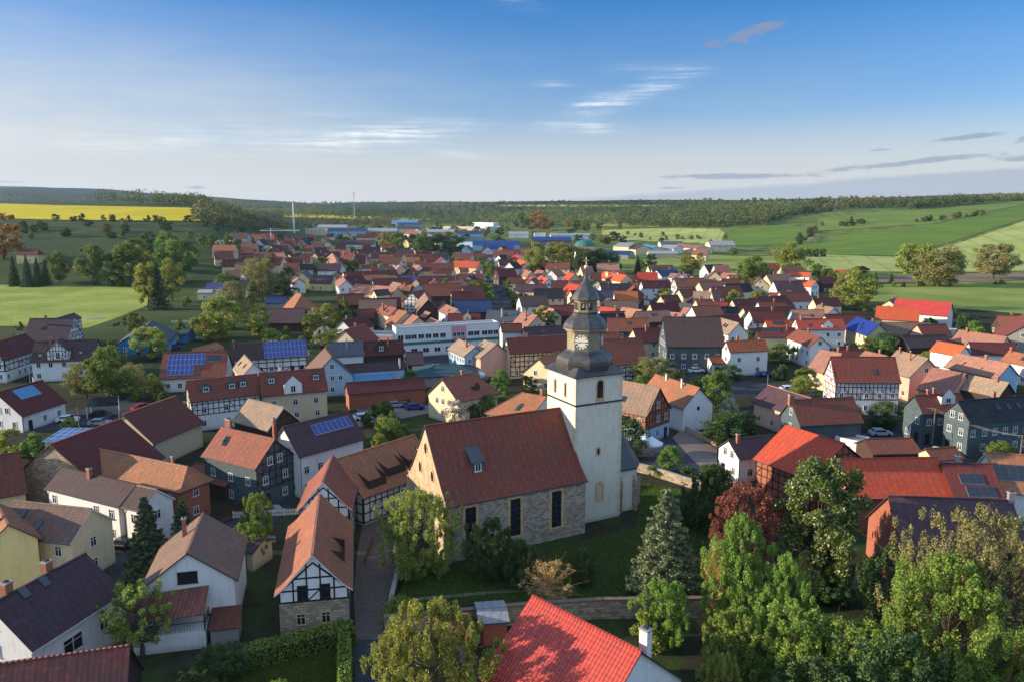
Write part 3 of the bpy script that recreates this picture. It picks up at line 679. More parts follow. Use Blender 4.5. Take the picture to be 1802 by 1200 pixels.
    for (s0, s1, t0, t1, mt) in o.get('pv', ()):
        x0_, x1_ = sorted((sx(s0), sx(s1))); M = slopeM(0, t0); M.translation.x = 0; b = MB()
        q = [M @ Vector(v) for v in ((x0_, 0, .14), (x1_, 0, .14), (x1_, (t1-t0)*SL, .14), (x0_, (t1-t0)*SL, .14))]
        ln = (t1-t0)*SL; nr = max(1, round(ln/1.65)); ncx = max(1, round((x1_-x0_)/1.0))
        for k_, (u, v) in enumerate(((0, 0), (ncx, 0), (ncx, nr*1.65), (0, nr*1.65))): pass
        b.poly(q, 0, [(0, 0), (ncx, 0), (ncx, nr*1.65), (0, nr*1.65)])
        low = [v-Vector((0, 0, .1)) for v in q]
        for k_ in range(4): b.poly([q[k_], low[k_], low[(k_+1) % 4], q[(k_+1) % 4]], 1)
        b.build('solar_panel', [mt, 'metal_pale'], root)
    for (s, t) in o.get('sk', ()):
        M = slopeM(s, t); b = MB(); b.box(-.45, .45, -.6, .6, .02, .12, 0, M); b.poly([M @ Vector(v) for v in ((-.37, -.52, .125), (.37, -.52, .125), (.37, .52, .125), (-.37, .52, .125))], 1)
        b.build('skylight', ['metal_dark', 'glass'], root)
    for ch in o.get('ch', ()):
        s, t = ch[0], ch[1]; cw = ch[2] if len(ch) > 2 else .35; y = hw*t; zt = hr+.9; b = MB()
        b.box(sx(s)-cw, sx(s)+cw, y-cw*.8, y+cw*.8, zs(abs(y))-.8, zt)
        b.box(sx(s)-cw-.07, sx(s)+cw+.07, y-cw*.8-.07, y+cw*.8+.07, zt, zt+.14, 1)
        b.box(sx(s)-cw*.5, sx(s)+cw*.5, y-cw*.4, y+cw*.4, zt+.14, zt+.3, 2)
        b.build('chimney', [o.get('cm', 'chimney_brick'), 'concrete', 'metal_dark'], root)
    for dmr in o.get('dm', ()):
        s, t, dw, dh, kd = dmr[:5]; dmw = dmr[5] if len(dmr) > 5 else 'wall_s'; st_ = dmr[6] if len(dmr) > 6 else 'w'
        X = sx(s); yf = hw*t; zf = zs(yf); b = MB(); rb = MB(); hwid = dw/2
        if kd == 'g':
            rise = dw*.5; yb = yf-dh/tanp; yr = yf-(dh+rise+.15)/tanp
            zt = zf+dh
            b.poly([(X-hwid, yf, zf-.1), (X-hwid, yf, zt), (X, yf, zt+rise), (X+hwid, yf, zt), (X+hwid, yf, zf-.1)])
            for q in (-1, 1): b.poly([(X+q*hwid, yf, zf-.1), (X+q*hwid, yf, zt), (X+q*hwid, yb, zt)])
            e = .22; fr = .2
            rb.shell([[(X-hwid-e, yf+fr, zt-e*rise/hwid+.1), (X, yf+fr, zt+rise+.1), (X, yr, zt+rise+.1), (X-hwid-e, yb+.2, zt-e*rise/hwid+.1)][::-1],
                      [(X+hwid+e, yf+fr, zt-e*rise/hwid+.1), (X, yf+fr, zt+rise+.1), (X, yr, zt+rise+.1), (X+hwid+e, yb+.2, zt-e*rise/hwid+.1)]], .08)
        else:
            sl = .32; run = dh/max(tanp-sl, .15); yb = max(yf-run, .1); zt = zf+dh; zb_ = zt+sl*(yf-yb)
            b.poly([(X-hwid, yf, zf-.1), (X-hwid, yf, zt), (X+hwid, yf, zt), (X+hwid, yf, zf-.1)])
            for q in (-1, 1): b.poly([(X+q*hwid, yf, zf-.1), (X+q*hwid, yf, zt), (X+q*hwid, yb, zb_)])
            rb.shell([[(X-hwid-.2, yf+.3, zt-.3*sl+.08), (X+hwid+.2, yf+.3, zt-.3*sl+.08), (X+hwid+.2, yb-.1, zb_+.12), (X-hwid-.2, yb-.1, zb_+.12)]], .1)
        dd = b.build('dormer', dmw, root)
        if dmw == 'wall_t' and kd == 'g':
            tb = MB(); frame_wall(tb, lambda x, z: (x, yf, z), (0, 1, 0), X-hwid, X+hwid, zf+.05, zf+dh, lambda x: zf+dh+rise*(1-abs(x-X)/hwid), rnd, .75, .14, 2); tb.build('timber_frame', 'timber', dd); rb.build('dormer_roof', ['roof_'+o.get('dr', r), 'trim_dark'], dd)
        if st_ != '-': window(dd, X, yf, zf+dh*.5, pi/2, min(dw*.62, 1.1) if kd == 'g' else dw*.5, dh*.8, st_, False)
    if lab is None and kind in ('house', 'barn') and not far and not o.get('nw') and rnd.random() < .4 and wr-wl > 7:
        w_ = rnd.uniform(2.6, 4.2); x0_ = rnd.uniform(wl+.3, wr-w_-.3); dp = rnd.uniform(1.6, 2.6); b = MB(); b.box(x0_, x0_+w_, ww+.02, ww+dp, -.6, 2.25, 0)
        an = b.build('annexe', 'wall_'+rnd.choice('whgdk'), root); b = MB(); b.shell([[(x0_-.2, ww, 3.0), (x0_-.2, ww+dp+.25, 2.35), (x0_+w_+.2, ww+dp+.25, 2.35), (x0_+w_+.2, ww, 3.0)]], .1)
        b.build('annexe_roof', ['roof_'+rnd.choice('rgmfc'), 'trim_dark'], an)
    if near and not o.get('nog'):
        b = MB()
        b.tube((xl-hxA, hw+.04, he-.08), (xr+hxB, hw+.04, he-.08), .07, .07, 5)
        xd = wr-.15 if not hips else wr-.3
        b.tube((xd, hw, he-.1), (xd, ww+.06, he-.7), .05, .05, 5); b.tube((xd, ww+.06, he-.7), (xd, ww+.06, 0), .05, .05, 5)
        b.build('gutter', 'metal_dark', root)
    px, py = proj(cx, cy, zb+hr)
    wn = WALL[w][0]; rn_ = ROOF[r][0]
    if w in 'tq': wn = 'half-timbered'
    cat = {'house': 'house', 'barn': 'barn', 'shed': 'shed', 'annexe': 'outbuilding', 'hall': 'hall'}.get(kind, 'house')
    tag(root, None, cat, group)
    if lab: root['label'] = lab
    else: ALL.append((root, '%s %s with %s roof' % (wn, kind, rn_), px, py))
    root['_h'] = hr
    return root, dict(hr=hr, hw=hw, L=L, rz=rz, c=(cx, cy), he=he, ww=ww, flip=flip)
# ================================================================== HOUSES
# each: roof key, wall key, ridge end A, ridge end B, one point of the eave (bearings in the photo), eave height, pitch
h = H
h('c','y',14,922,-10,880,76,950,6.5,40,'pale yellow house with blue-shuttered windows at the far left edge, cut by the frame',nws='A',cs=2.4)
h('b','c',24,880,162,895,121,957,5.6,36,'cream house with a brown weathered roof and a small balcony, beside the tall spruce',cap='t',cs=3.2,edge='trim_white')
h('d','w',110,822,240,852,64,856,5.6,36,'long white farmhouse with dark brown roof behind the cream house',ch=[(.42,.15,.3)],skip=.3)
h('d','w',241,853,277,861,250,901,5.6,38,'short white gabled house with dark brown roof right behind the tall spruce',cap='t',edge='trim_white')
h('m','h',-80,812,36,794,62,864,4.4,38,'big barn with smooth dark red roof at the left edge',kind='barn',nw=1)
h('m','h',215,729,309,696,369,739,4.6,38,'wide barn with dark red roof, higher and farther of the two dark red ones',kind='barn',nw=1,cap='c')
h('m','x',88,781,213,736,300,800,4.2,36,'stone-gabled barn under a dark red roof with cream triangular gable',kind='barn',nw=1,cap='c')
h('c','k',150,784,330,821,316,867,5.2,40,'brick farm wing with sunlit terracotta roof and hipped end',hip='B',hk=.55,cap='s',cs=3.4,ch=[(.85,-.1,.2)],kind='house')
h('c','s',389,751,484,772,447,826,6.6,42,'slate-dark farmhouse with lumpy sunlit terracotta roof and white windows',cap='s',ch=[(-.02,-.35,.3),(.05,-.3,.28)],tf=2.9,tfs='B',cs=2.8)
h('r','d',345,814,420,834,400,857,3.,22,'low open cart shed leaning in front of the slate-dark farmhouse',kind='shed',nw=1)
h('p','w',497,751,615,722,525,805,6.8,44,'white house with dark wine roof carrying a row of six solar panels',pv=[(.35,.93,.16,.5,'pv')],ch=[(-.01,-.5,.25)],cs=1.9,skip=0,nc={'A':2,'Y':5},cap='p')
h('t','d',437,701,500,716,476,759,5,42,'timber-gabled barn with sunlit tan roof in front of the dormered row',kind='barn',nw=1,tf=.3,edge='trim_white')
h('r','t',327,670,453,657,333,708,6.2,46,'half-timbered row house with three gabled dormers in its red-brown roof',dm=[(.24,.62,1.9,1.2,'g'),(.60,.60,1.8,1.2,'g'),(.76,.56,1.7,1.2,'g')],tf=3.2,tfs='YA',fl=2,cs=3.6,cap='c',tsp=1.0)
h('r','h',455,656,571,647,461,697,6.2,46,'cream row house with white bay gable and two dormers, beside the half-timbered row',dm=[(.17,.5,1.8,1.2,'g'),(.84,.5,1.8,1.2,'g'),(.47,.99,3.6,1.9,'g','wall_w')],fl=2,cs=3.4,cap='c',ch=[(.33,-.2,.3)],cm='trim_white')
h('r','w',287,621,402,617,283,667,3.4,38,'low house with red-brown roof almost covered by a large blue solar array',pv=[(.1,.66,.08,.5,'pv'),(.1,.5,.5,.88,'pv'),(.70,.88,.15,.4,'pv_dark')],sk=[(.62,.6)],nws='A')
h('c','h',345,613,376,604,392,613,3.6,30,'hall with shallow sunlit terracotta gable behind the large solar array',kind='barn',nw=1,stretch=1.4)
h('t','w',431,625,443,638,419,662,4.8,46,'white gabled house with sunlit tan roof slope between the two solar roofs',stretch=1.25,edge='trim_white')
h('d','t',407,605,539,598,539,627,4.4,42,'half-timbered house under a long roof half covered by a tall solar array',pv=[(.42,.99,.0,.98,'pv')],cs=2.4,tf=.4,ch=[(.03,.3,.2)],cap='b')
h('r','c',890,595,998,589,903,623,6.6,46,'barn with red-brown roof and half-timbered long side left of the church tower',kind='barn',nws='A',cap='s',tf=.6,tfs='Y',tsp=1.3,win=[('Y',.4,3.,1.2,1.4,'d'),('Y',.75,3.4,1.,1.6,'d')],skip=.7)
h('t','l',810,598,833,608,792,617,5.6,36,'blue-grey timbered house with sunlit tan roof, left of the pinkish gabled hall',cs=1.6,stretch=1.3)
h('t','p',852,598,874,605,838,629,5.6,34,'pinkish gabled hall with wide sunlit tan roof beside the half-timbered barn by the tower',nw=1,kind='barn')
h('c','c',777,666,832,655,817,706,5,38,'cream gabled house with red-brown hipped roof and a large gable facing the churchyard',hip='B',hk=.6,dm=[(.75,.7,1.8,.9,'g','wall_d','-')],ch=[(.62,.05,.25)],nc={'A':3})
h('m','k',608,673,745,663,612,693,3.8,30,'long low brick barn with dark red roof across the yard from the parked silver car',kind='barn',nw=1)
h('d','l',605,641,711,634,609,656,4.4,34,'house with faded purple-brown roof beside a pale blue glass lean-to',cs=3.2,ch=[(.9,.8,.2)],cm='trim_white')
h('g','w',577,603,638,600,640,625,5,42,'white house with slate-grey roof and one flue, end of the middle row',ch=[(.52,.5,.15)],cm='metal_pale',cs=2)
h('b','l',574,615,581,624,604,637,4.4,44,'small pale blue gabled house with one sunlit roof slope',stretch=1.8)
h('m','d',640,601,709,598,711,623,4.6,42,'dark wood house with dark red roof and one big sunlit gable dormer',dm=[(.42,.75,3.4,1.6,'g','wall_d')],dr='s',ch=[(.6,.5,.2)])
h('d','d',714,619,744,618,747,641,3,38,'small dark shed with steep dark roof in front of the pink and white hall',kind='shed',nw=1)
h('e','g',765,642,802,641,812,661,2.8,14,'low pavilion with faceted teal roof beside the white van',kind='shed',nw=1,hip='AB',hk=.9)
# left edge
h('p','t',52,561,131,560,126,600,6.2,46,'tall half-timbered house with big purple-brown roof at the meadow edge',tf=.4,ch=[(.42,.28,.25)],stretch=1.0,edge='trim_white')
h('d','t',100,560,131,551,136,562,7.6,34,'rear wing of the tall half-timbered house, roof turned crosswise',nw=1)
h('d','w',60,601,173,597,167,633,5.2,44,'white-walled house with wide half-timbered dormer in its dark roof',tf=2.8,tfs='B',dm=[(.43,.95,5.2,2.4,'g','wall_t'),(.14,.72,1.1,.5,'s'),(.76,.66,1.1,.5,'s')],cs=2.4)
h('m','t',-25,607,45,587,8,635,5.8,42,'half-timbered house with dark red roof cut by the left edge of the photo',tf=2.9,cs=2,fl=2)
h('m','w',-8,691,75,668,100,713,3.4,38,'white bungalow with dark red roof and a wide blue roof window',kind='house',pv=[(.28,.72,.08,.46,'roof_u')],ch=[(.85,-.1,.15)],cm='trim_white',cs=3)
h('g','L',264,568,256,575,224,589,3.6,28,'light blue bungalow with a bright blue gable front',stretch=2.2,cs=3)
h('e','L',320,579,337,579,337,590,2.6,20,'small teal garden shed near the blue bungalow',kind='shed',nw=1)
h('p','d',472,543,538,543,517,569,3.4,42,'dark barn with purple-brown roof and one sunlit verge',kind='barn',nw=1)
h('c','h',521,516,531,519,499,542,3,44,'barn with pyramid-like sunlit orange roof behind the purple-roofed barn',kind='barn',nw=1,hip='B',hk=.9)
h('n','g',470,522,505,522,505,534,3,30,'open hall with navy blue solar roof beside the pyramid-like orange roof',kind='shed',nw=1)
# foreground left
h('b','w',357.5,901,329,972.5,420,1017.5,5.6,36,'large white gabled house with red lean-to roof in the left foreground',cap='b',edge='trim_dark',ch=[(.35,-.3,.25)],nw=1,nog=1,
  win=[('B',.48,6.35,2.0,1.35,'d'),('B',.12,3.4,2.0,1.5,'d'),('B',.75,1.4,1.2,1.2,'d')])
h('p','w',-22,1066,151,972,75,1136,5,40,'white house with dark purple-brown roof and two brick chimneys in the bottom left corner',ch=[(.22,-.12,.42),(.62,-.12,.42)],sk=[(.5,.1),(.3,.1)],nog=1,cs=4,nws='Y',win=[('Y',.42,3.0,2.4,1.7,'w'),('Y',.78,3.0,1.2,1.4,'w')],edge='trim_white')
h('P','d',-60,1176,229,1135,206,1314,4,44,'foreground barn with ribbed terracotta pantile roof and dark timber gable',kind='barn',nw=1,tf=.2,tfs='B',nog=1)
# right near
h('t','q',1085,667,1162,681,1138,733,5.6,46,'half-timbered brick house with sunlit tan roof and pale blue base, right of the tower',kick=1,tf=2.8,tfs='BY',mw=('l',2.8),fl=2,cs=2.2,tsp=1.0)
h('c','w',1153,658,1232,682,1202,719,5,42,'white gabled barn with sunlit salmon roof and two white chimney pipes',ch=[(.3,.1,.16),(.68,.2,.16)],cm='trim_white',nws='BA',nw=1,win=[('B',.5,4.6,.6,.7,'d')])
h('d','s',1166,558,1268,558,1182,610,7,47,'big slate-clad house with steep dark roof and rows of white windows',cs=2.6,fl=2,skip=.1)
h('O','w',1277,600,1346,597,1289,620,6.4,44,'white villa with orange roof and a square stair tower',cs=3.4,fl=2,cap='o',skip=.05)
h('r','w',1246,627,1284,626,1240,641,3.,22,'low sunroom annexe with red-brown roof on the white villa',kind='annexe',cs=1.4,ws=(1.0,1.6),skip=0)
h('r','t',1461,627,1576,628,1480,672.6,7.2,48,'large half-timbered inn with red beams above a white ground floor',mw=('w',3.3),tf=3.3,tred=1,cs=2.4,fl=2,tsp=.9,kick=1)
h('r','s',1391,703,1502,698,1408,749,5.4,44,'teal slate-clad house with red-brown roof and brick chimney on its left gable',ch=[(.0,.05,.45)],cs=4.2,fl=1)
h('r','s',1608,695,1690,691,1632,728,6,44,'slate-clad gabled house with red-brown roof and sunlit dormer, beside the black-roofed one',dm=[(.62,.55,3,1.4,'g','wall_w')],dr='s',ch=[(.3,.0,.25),(.5,-.3,.25)],cs=1.9,fl=2)
h('k','s',1684,705,1835,693,1716,742,6.6,44,'slate-clad gabled house with black roof and three skylights',sk=[(.4,.45),(.52,.45),(.64,.45)],cs=2.2,fl=2)
h('t','d',1700,658,1776,673,1755,699,5,42,'dark-gabled barn with sunlit tan roof behind the black-roofed house',nw=1,kind='barn',ch=[(.75,.1,.25)])
h('s','p',1640,646,1700,657,1668,696,4,38,'barn with pink salmon roof between the inn and the tan-roofed barn',nw=1,kind='barn')
h('t','p',1579,616,1634,630,1595,663,5.6,42,'pinkish gabled house with sunlit tan roof right behind the half-timbered inn',ch=[(.15,.1,.2),(.6,.3,.15)],nc={'B':1})
h('s','l',1682,621,1778,640,1745,664,5.4,40,'long blue-gabled house with salmon roof near the right edge',nws='B')
h('o','w',1649,600,1700,609,1680,626,5,40,'white house with bright orange-red roof among salmon roofs on the right',cs=2.8)
h('s','h',1687,581,1773,593,1673,600,4.6,36,'house with long sunlit salmon roof behind the orange-red one, far right')
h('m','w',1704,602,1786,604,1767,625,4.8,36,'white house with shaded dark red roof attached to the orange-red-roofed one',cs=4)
h('c','w',1775,617,1832,628,1765,636,5,40,'white house with orange-brown roof and chimney cut by the right edge',ch=[(.1,.1,.25)])
h('r','g',1815,549,1822,560,1749,575,5.2,36,'grey house with wide pinkish-roofed gable at the right edge of the photo',stretch=1.5,cs=2.6)
h('o','c',1542,539,1619,543,1611,566,4.4,40,'farm barn with sunlit orange-red roof and cream walls at the meadow',kind='barn',nw=1)
h('R','w',1576,526,1676,533,1674,558,5,40,'long farm barn with glossy red roof behind the cream-walled barn',kind='barn',nw=1)
h('g','c',1564,529,1578,524,1590,533,5,36,'grey-roofed cream farmhouse end behind the two red farm roofs')
h('b','c',1550,567,1638,568,1634,590,4,36,'wide barn with plain brown roof right of the blue-roofed house',kind='barn',nw=1)
h('d','d',1586,592,1664,588,1600,613,4,36,'long dark barn with brown roof behind the half-timbered inn',kind='barn',nw=1)
h('B','h',1507,558,1548,571,1523,591,5.2,40,'beige house with glossy bright blue roof and two skylights',sk=[(.5,.35),(.6,.6)],cs=2.6)
h('f','g',1643,575,1684,579,1634,589,3,26,'shed with pale grey roof covered by solar panels',kind='shed',nw=1,pv=[(.1,.9,.1,.6,'pv_pale')])
h('O','w',1399,561,1483,561,1406,580,6,38,'white two-storey house with orange roof and recessed balcony',cs=2.8,ch=[(.12,.1,.3)],cm='concrete',dm=[(.62,.85,3.4,.7,'g','wall_w')])
h('r','w',1406,580,1441,592,1418,608,6.2,38,'white gabled house with red-brown roof below the two-storey orange-roofed one',stretch=1.2,cs=2.4,fl=2)
h('r','c',1331,577,1400,577,1338,594,5,44,'cream-gabled house with red-brown roof and black solar strip behind the villa tower',pv=[(.1,.6,.1,.45,'pv_dark')])
h('o','c',1346,564,1400,563,1352,577,5,44,'cream-gabled house with orange-red roof, one row behind the villa tower',pv=[(.2,.6,.2,.6,'pv_dark')])
h('t','w',1269,560,1298,568,1280,590,5.6,42,'white gabled house with tan roof beside the big slate-clad house',stretch=1.2)
h('e','d',1298,556,1322,563,1330,577,3,24,'shed with greenish-blue roof behind the white tan-roofed house',kind='shed',nw=1)
h('m','h',1307,542,1398,538,1322,562,4.4,40,'very long barn with dark red-brown roof and pale gable, right of centre',kind='barn',nw=1,cap='c')
h('m','c',1288,528,1335,526,1303,545,5,42,None)
h('m','h',1332,524,1382,520,1390,539,4.4,34,None,kind='barn',nw=1)
h('s','h',1330,532,1365,535,1328,540,4,34,None,kind='barn',nw=1)
h('k','c',1247,542,1298,540,1256,557,4.6,42,'cream-gabled house with black roof left of the very long dark red barn')
h('R','w',1252,532,1278,531,1250,540,4.6,30,None)
h('t','h',1220,513,1250,514,1241,528,4.5,40,None); h('p','h',1252,512,1266,512,1276,529,5,40,None)
h('d','w',1215,523,1240,529,1228,537,4.6,40,None); h('r','c',1194,510,1224,508,1203,525,5,44,None)
h('m','c',1162,521,1193,519,1174,534,5,44,None); h('m','h',1143,534,1193,532,1150,551,5,44,None)
h('s','l',1202,541,1236,546,1226,556,4.6,38,None); h('s','h',1158,547,1203,552,1180,560,4,34,None)
h('s','h',1095,541,1130,546,1108,558,4.6,40,None); h('r','s',1068,560,1141,560,1086,584,5.6,42,'slate-clad house with white windows right behind the tower lantern',cs=2.2)
h('r','t',1050,597,1129,594,1140,640,4.6,46,'steep red-roofed barn immediately right of the tower clock',kind='barn',nw=1,tf=.4)
h('m','w',1056,549,1098,548,1108,562,4.6,38,None); h('o','w',1058,540,1086,544,1060,549,4.6,34,None)
h('O','w',1080,513,1122,513,1130,533,3.6,40,'low barn with the brightest orange roof, just right of the spire',kind='barn',nw=1)
h('b','d',1062,530,1120,530,1125,545,4,34,None,kind='barn',nw=1); h('p','w',1055,500,1110,499,1117,513,4.6,38,None)
h('g','w',1045,512,1075,511,1080,523,4.6,36,None); h('o','c',1063,478,1104,485,1097,498,5,38,None,dm=[(.3,.6,3,1.2,'g','wall_c')])
h('m','w',1128,495,1176,494,1138,508,5.6,44,'white two-storey house with dark red roof and small gable window, right of the spire',cs=2.6,fl=2)
h('t','w',1180,481,1209,483,1203,491,5,36,None); h('o','h',1130,484,1153,486,1150,493,4,36,None); h('n','w',1155,476,1190,474,1180,487,5,36,None)
h('s','h',1272,480,1302,482,1268,490,5,36,None); h('m','c',1270,491,1301,491,1302,506,4.6,44,None)
h('o','c',1350,479,1366,480,1346,486,5,36,None); h('o','w',1390,478,1428,480,1388,486,5,34,None); h('o','w',1400,492,1436,495,1393,503,4.6,34,None,cs=2.4)
h('m','d',1437,488,1465,487,1462,500,4.6,36,None); h('o','c',1470,475,1494,476,1470,484,5,34,None)
h('m','c',1430,526,1475,524,1445,541,5.6,44,None); h('t','w',1440,537,1468,542,1428,554,5.4,38,None)
h('o','k',1382,747,1487,780,1320,805,5.2,34,'brick barn with brilliant sunlit orange-red roof behind the chestnut tree',kind='barn',nw=1,cap='o',tf=.3)
h('o','k',1468,807,1650,804,1678,874,5,36,'long barn wing with shaded orange-red roof in front of the purple-roofed house row',kind='barn',nw=1,edge='trim_white')
h('r','k',1655,814,1745,816,1682,878,5,36,'barn wing with red-brown roof carrying two black solar fields',kind='barn',nw=1,pv=[(.25,.72,.3,.58,'pv_dark'),(.3,.85,.64,.93,'pv_dark')],ch=[(.35,-.1,.3)],cm='metal_pale')
h('c','w',1734,795,1835,802,1790,868,5.4,38,'white gabled house with ribbed orange roof cut by the right edge',pv=[(.05,.9,.3,.7,'pv_dark')],edge='trim_white')
h('p','k',1562,872,1781,880,1802,1003,4.8,38,'brick barn with huge purple-brown roof behind the large foreground trees',kind='barn',nw=1,ch=[(.99,0,.35)],cm='metal_pale')
h('p','w',1281,773,1362,764,1314,806,4.2,34,'white low workshop with purple-brown roof left of the brilliant orange roof',nc={'A':2},fl=1)
h('p','p',1352,677,1428,700,1385,727,4.6,34,'pinkish house with purple-brown roof in front of the half-timbered inn',cs=3.4,cap='s')
h('r','d',1520,772,1606,770,1617,797,3,26,'low shed with brown roof behind the long orange-red barn wing',kind='shed',nw=1)
h('r','h',1628,789,1682,785,1690,807,3,30,'low shed with brown tiled roof and sunlit verge by the slate-clad gables',kind='shed',nw=1)
h('s','c',1443,615,1482,622,1418,650,4.4,42,'cream house with sunlit salmon roof peeping out left of the inn roof',ch=[(.7,-.2,.2)])
h('m','c',1465,615,1522,614,1500,626,4.6,34,None); h('s','h',1522,617,1562,626,1507,628,4.4,34,None)
h('c','c',947,630,985,618,915,686,4.,40,'house with sweeping orange-red roof just left of the tower wall',nog=1)
h('c','w',918,690,962,698,846,726,3.4,30,'low white house with large hipped terracotta roof behind the church nave',hip='A',hk=.7,nog=1)
# middle rows
h('s','w',603,487,607.5,492,593,504,5.4,42,'white gabled house with salmon slope standing alone left of the long salmon roof',stretch=1.6)
h('s','h',625,500,700,506,640,518,4.2,36,'long low building with sunlit salmon roof left of the middle of the village',kind='barn',nw=1)
h('m','h',603,479,697,475,690,484,4.4,36,None); h('c','h',630,485,682,484,630,494,4.4,36,None); h('m','h',600,488,638,485,640,502,4.4,38,None)
h('r','h',655,491,725,489,725,505,4.4,38,None); h('m','w',697,484,735,483,736,499,4.6,38,'house with dark red roof holding a grid of blue solar panels, middle of the village',pv=[(.2,.95,.2,.9,'pv')])
h('m','h',738,487,800,486,800,500,4.4,38,None); h('t','c',694,497,704,499,690,508,4.6,40,None,stretch=1.5); h('c','s',705,501,726,502,728,514,4.6,40,None)
h('t','l',733,495,737,499,724,510,5,42,None,stretch=1.6); h('r','d',745,500,813,499,815,521,4.6,42,'long house with brown roof just left of the straight shaded street',cs=4)
h('m','h',806,482,850,482,850,494,4.4,38,None); h('r','h',806,493,850,492,851,503,4.4,38,None); h('r','p',813,504,850,503,850,527,4.6,44,None)
h('m','h',793,513,830,512,797,530,4.6,40,'house with fiery red-brown roof and salmon verge near the street corner',cap='s')
h('n','d',797,530,863,528,863,549,3.6,34,'hall with plain navy blue roof at the foot of the straight street',kind='hall',nw=1)
h('s','w',780,534,806,545,772,549,4.6,38,'white gabled house with salmon roof in front of the navy blue hall')
h('t','d',748,517,753,526,731,543,4.4,46,'barn with one steep sunlit tan slope in the village middle',kind='barn',nw=1,stretch=1.3)
h('p','d',755,530,778,530,766,548,4,44,None,nw=1); h('m','d',640,526,705,524,704,541,4.2,44,None,kind='barn',nw=1)
h('m','d',594,518,641,517,626,537,4.2,42,None,kind='barn',nw=1); h('m','d',622,545,660,544,662,560,3.6,36,None,kind='barn',nw=1)
h('p','c',657,511,683,509,665,521,5,44,None); h('c','c',675,537,698,543,664,552,5,38,'cream house with terracotta roof and a tall free chimney',hip='A',hk=.6,ch=[(.3,.5,.35)])
h('c','h',700,545,716,549,682,573,4.2,38,None,nw=1,stretch=1.1); h('s','h',716,550,736,558,708,577,4.2,38,None,nw=1,stretch=1.1)
h('s','d',757,559,774,566,745,577,4,38,None,nw=1); h('s','d',748,548,758,551,740,558,4,36,None,nw=1);
h('m','h',788,552,846,552,848,571,4.4,40,None,dm=[(.6,.6,2.6,1.2,'g','wall_c')],dr='t'); h('g','w',857,546,912,547,900,566,4.6,38,'house with blue-black roof in front of the straight street',nws='Y',ch=[(.5,.6,.2)],cm='trim_white')
h('s','h',918,550,946,555,904,571,4.4,38,None,sk=[(.6,.5)]); h('m','w',880,570,918,569,918,584,5,36,'white house with dark red roof attached to the right of the pink and white hall')
h('p','c',921,576,996,573,928,593,4.6,42,'cream-gabled house with long purple-brown roof left of the tower clock')
h('p','c',908,500,962,501,962,514,6,38,'cream house with purple-brown roof and a band of solar panels below it',kind='house'); h('m','w',914,526,960,524,960,539,4,40,None)
h('m','d',970,494,1000,494,985,508,4.6,40,None); h('o','h',1000,499,1026,503,990,518,4.6,40,None); h('p','c',1003,512,1017,511,1008,524,5,44,None)
h('s','h',952,538,976,545,941,552,4.4,38,None); h('r','d',966,538,1013,537,1013,556,4.4,38,None,nw=1)
h('o','h',928,488,941,490,920,498,4.6,38,None); h('o','w',950,486,966,491,944,497,4.6,38,None); h('s','h',922,475,936,478,918,487,4.6,38,None)
h('s','h',945,475,958,477,942,485,4.6,38,None); h('m','d',872,473,905,472,906,487,4.6,38,None); h('m','c',893,488,916,488,912,499,4.6,40,None)
h('o','h',1000,480,1012,482,994,494,4.6,40,None); h('m','d',1040,480,1058,480,1055,494,5,42,None)
# behind and beside
h('p','w',395,467,441,468,400,487,5,42,'white house with wide purple-brown roof and pale cross gable, left of the mast',cs=3,dm=[(.9,.9,3.4,1.6,'g','wall_w')])
h('k','w',403,494,439,494,441,508,4.4,38,None); h('n','w',365,498,400,498,400,508,3.6,34,None)
h('f','c',350,510,376,510,377,516,3.6,20,None); h('s','w',521,486,524,489,509,497,4.8,38,None,stretch=1.8); h('g','y',531,480,541,477,545,493,5,40,None)
h('p','y',550,484,590,485,588,500,4,40,None); h('m','c',433,450,450,449,448,458,4.6,38,None) ; h('m','y',32,432,66,432,31,442,5,38,'pale yellow farmhouse with red roof alone on the left slope',cs=2.4,hip='B',hk=.5)
h('g','h',415,420,442,420,440,429,3.6,30,None,nw=1,kind='barn'); h('m','k',420,439,447,439,447,446,4,22,None,kind='hall')
h('m','w',432,453,455,453,424,462,4.4,36,None); h('m','c',465,448,500,449,470,462,5,44,None); h('m','h',503,452,535,452,504,466,4.6,42,None)
h('k','w',512,440,533,441,515,455,5,44,None); h('m','c',530,446,548,446,535,462,5,44,None); h('p','w',600,423,660,423,602,431,7,30,'long cream apartment block with dark red roof at the far side of town',cs=3,kind='house')
h('s','w',586,448,591,457,575,467,5,40,None,stretch=1.6); h('m','c',604,445,624,446,606,465,5,46,None); h('m','c',625,446,645,446,628,465,5,46,None)
h('p','c',697,438,718,438,700,452,5,42,None); h('m','w',745,447,771,447,773,461,5,42,None); h('k','w',772,444,790,444,775,458,5,42,None)
h('m','c',801,446,832,447,803,458,5,42,None); h('o','h',800,459,845,461,790,470,4.6,36,None); h('m','h',768,473,795,473,770,483,4.6,38,None)
h('m','h',722,470,770,470,772,478,4,34,None); h('s','w',728,466,740,467,724,476,4.6,40,None); h('o','w',905,449,918,450,903,458,4.6,36,None); h('o','w',912,457,930,459,906,466,4.6,34,None)
h('c','w',718,406,735,407,716,413,5,34,None); h('b','c',735,403,741,406,745,412,6,38,None,stretch=1.5); h('m','w',893,450,899,450,890,461,4.6,44,None,stretch=1.4)
h('c','c',1220,440,1246,441,1222,449,4.6,44,'cream house with red-brown roof alone beside the sports ground')
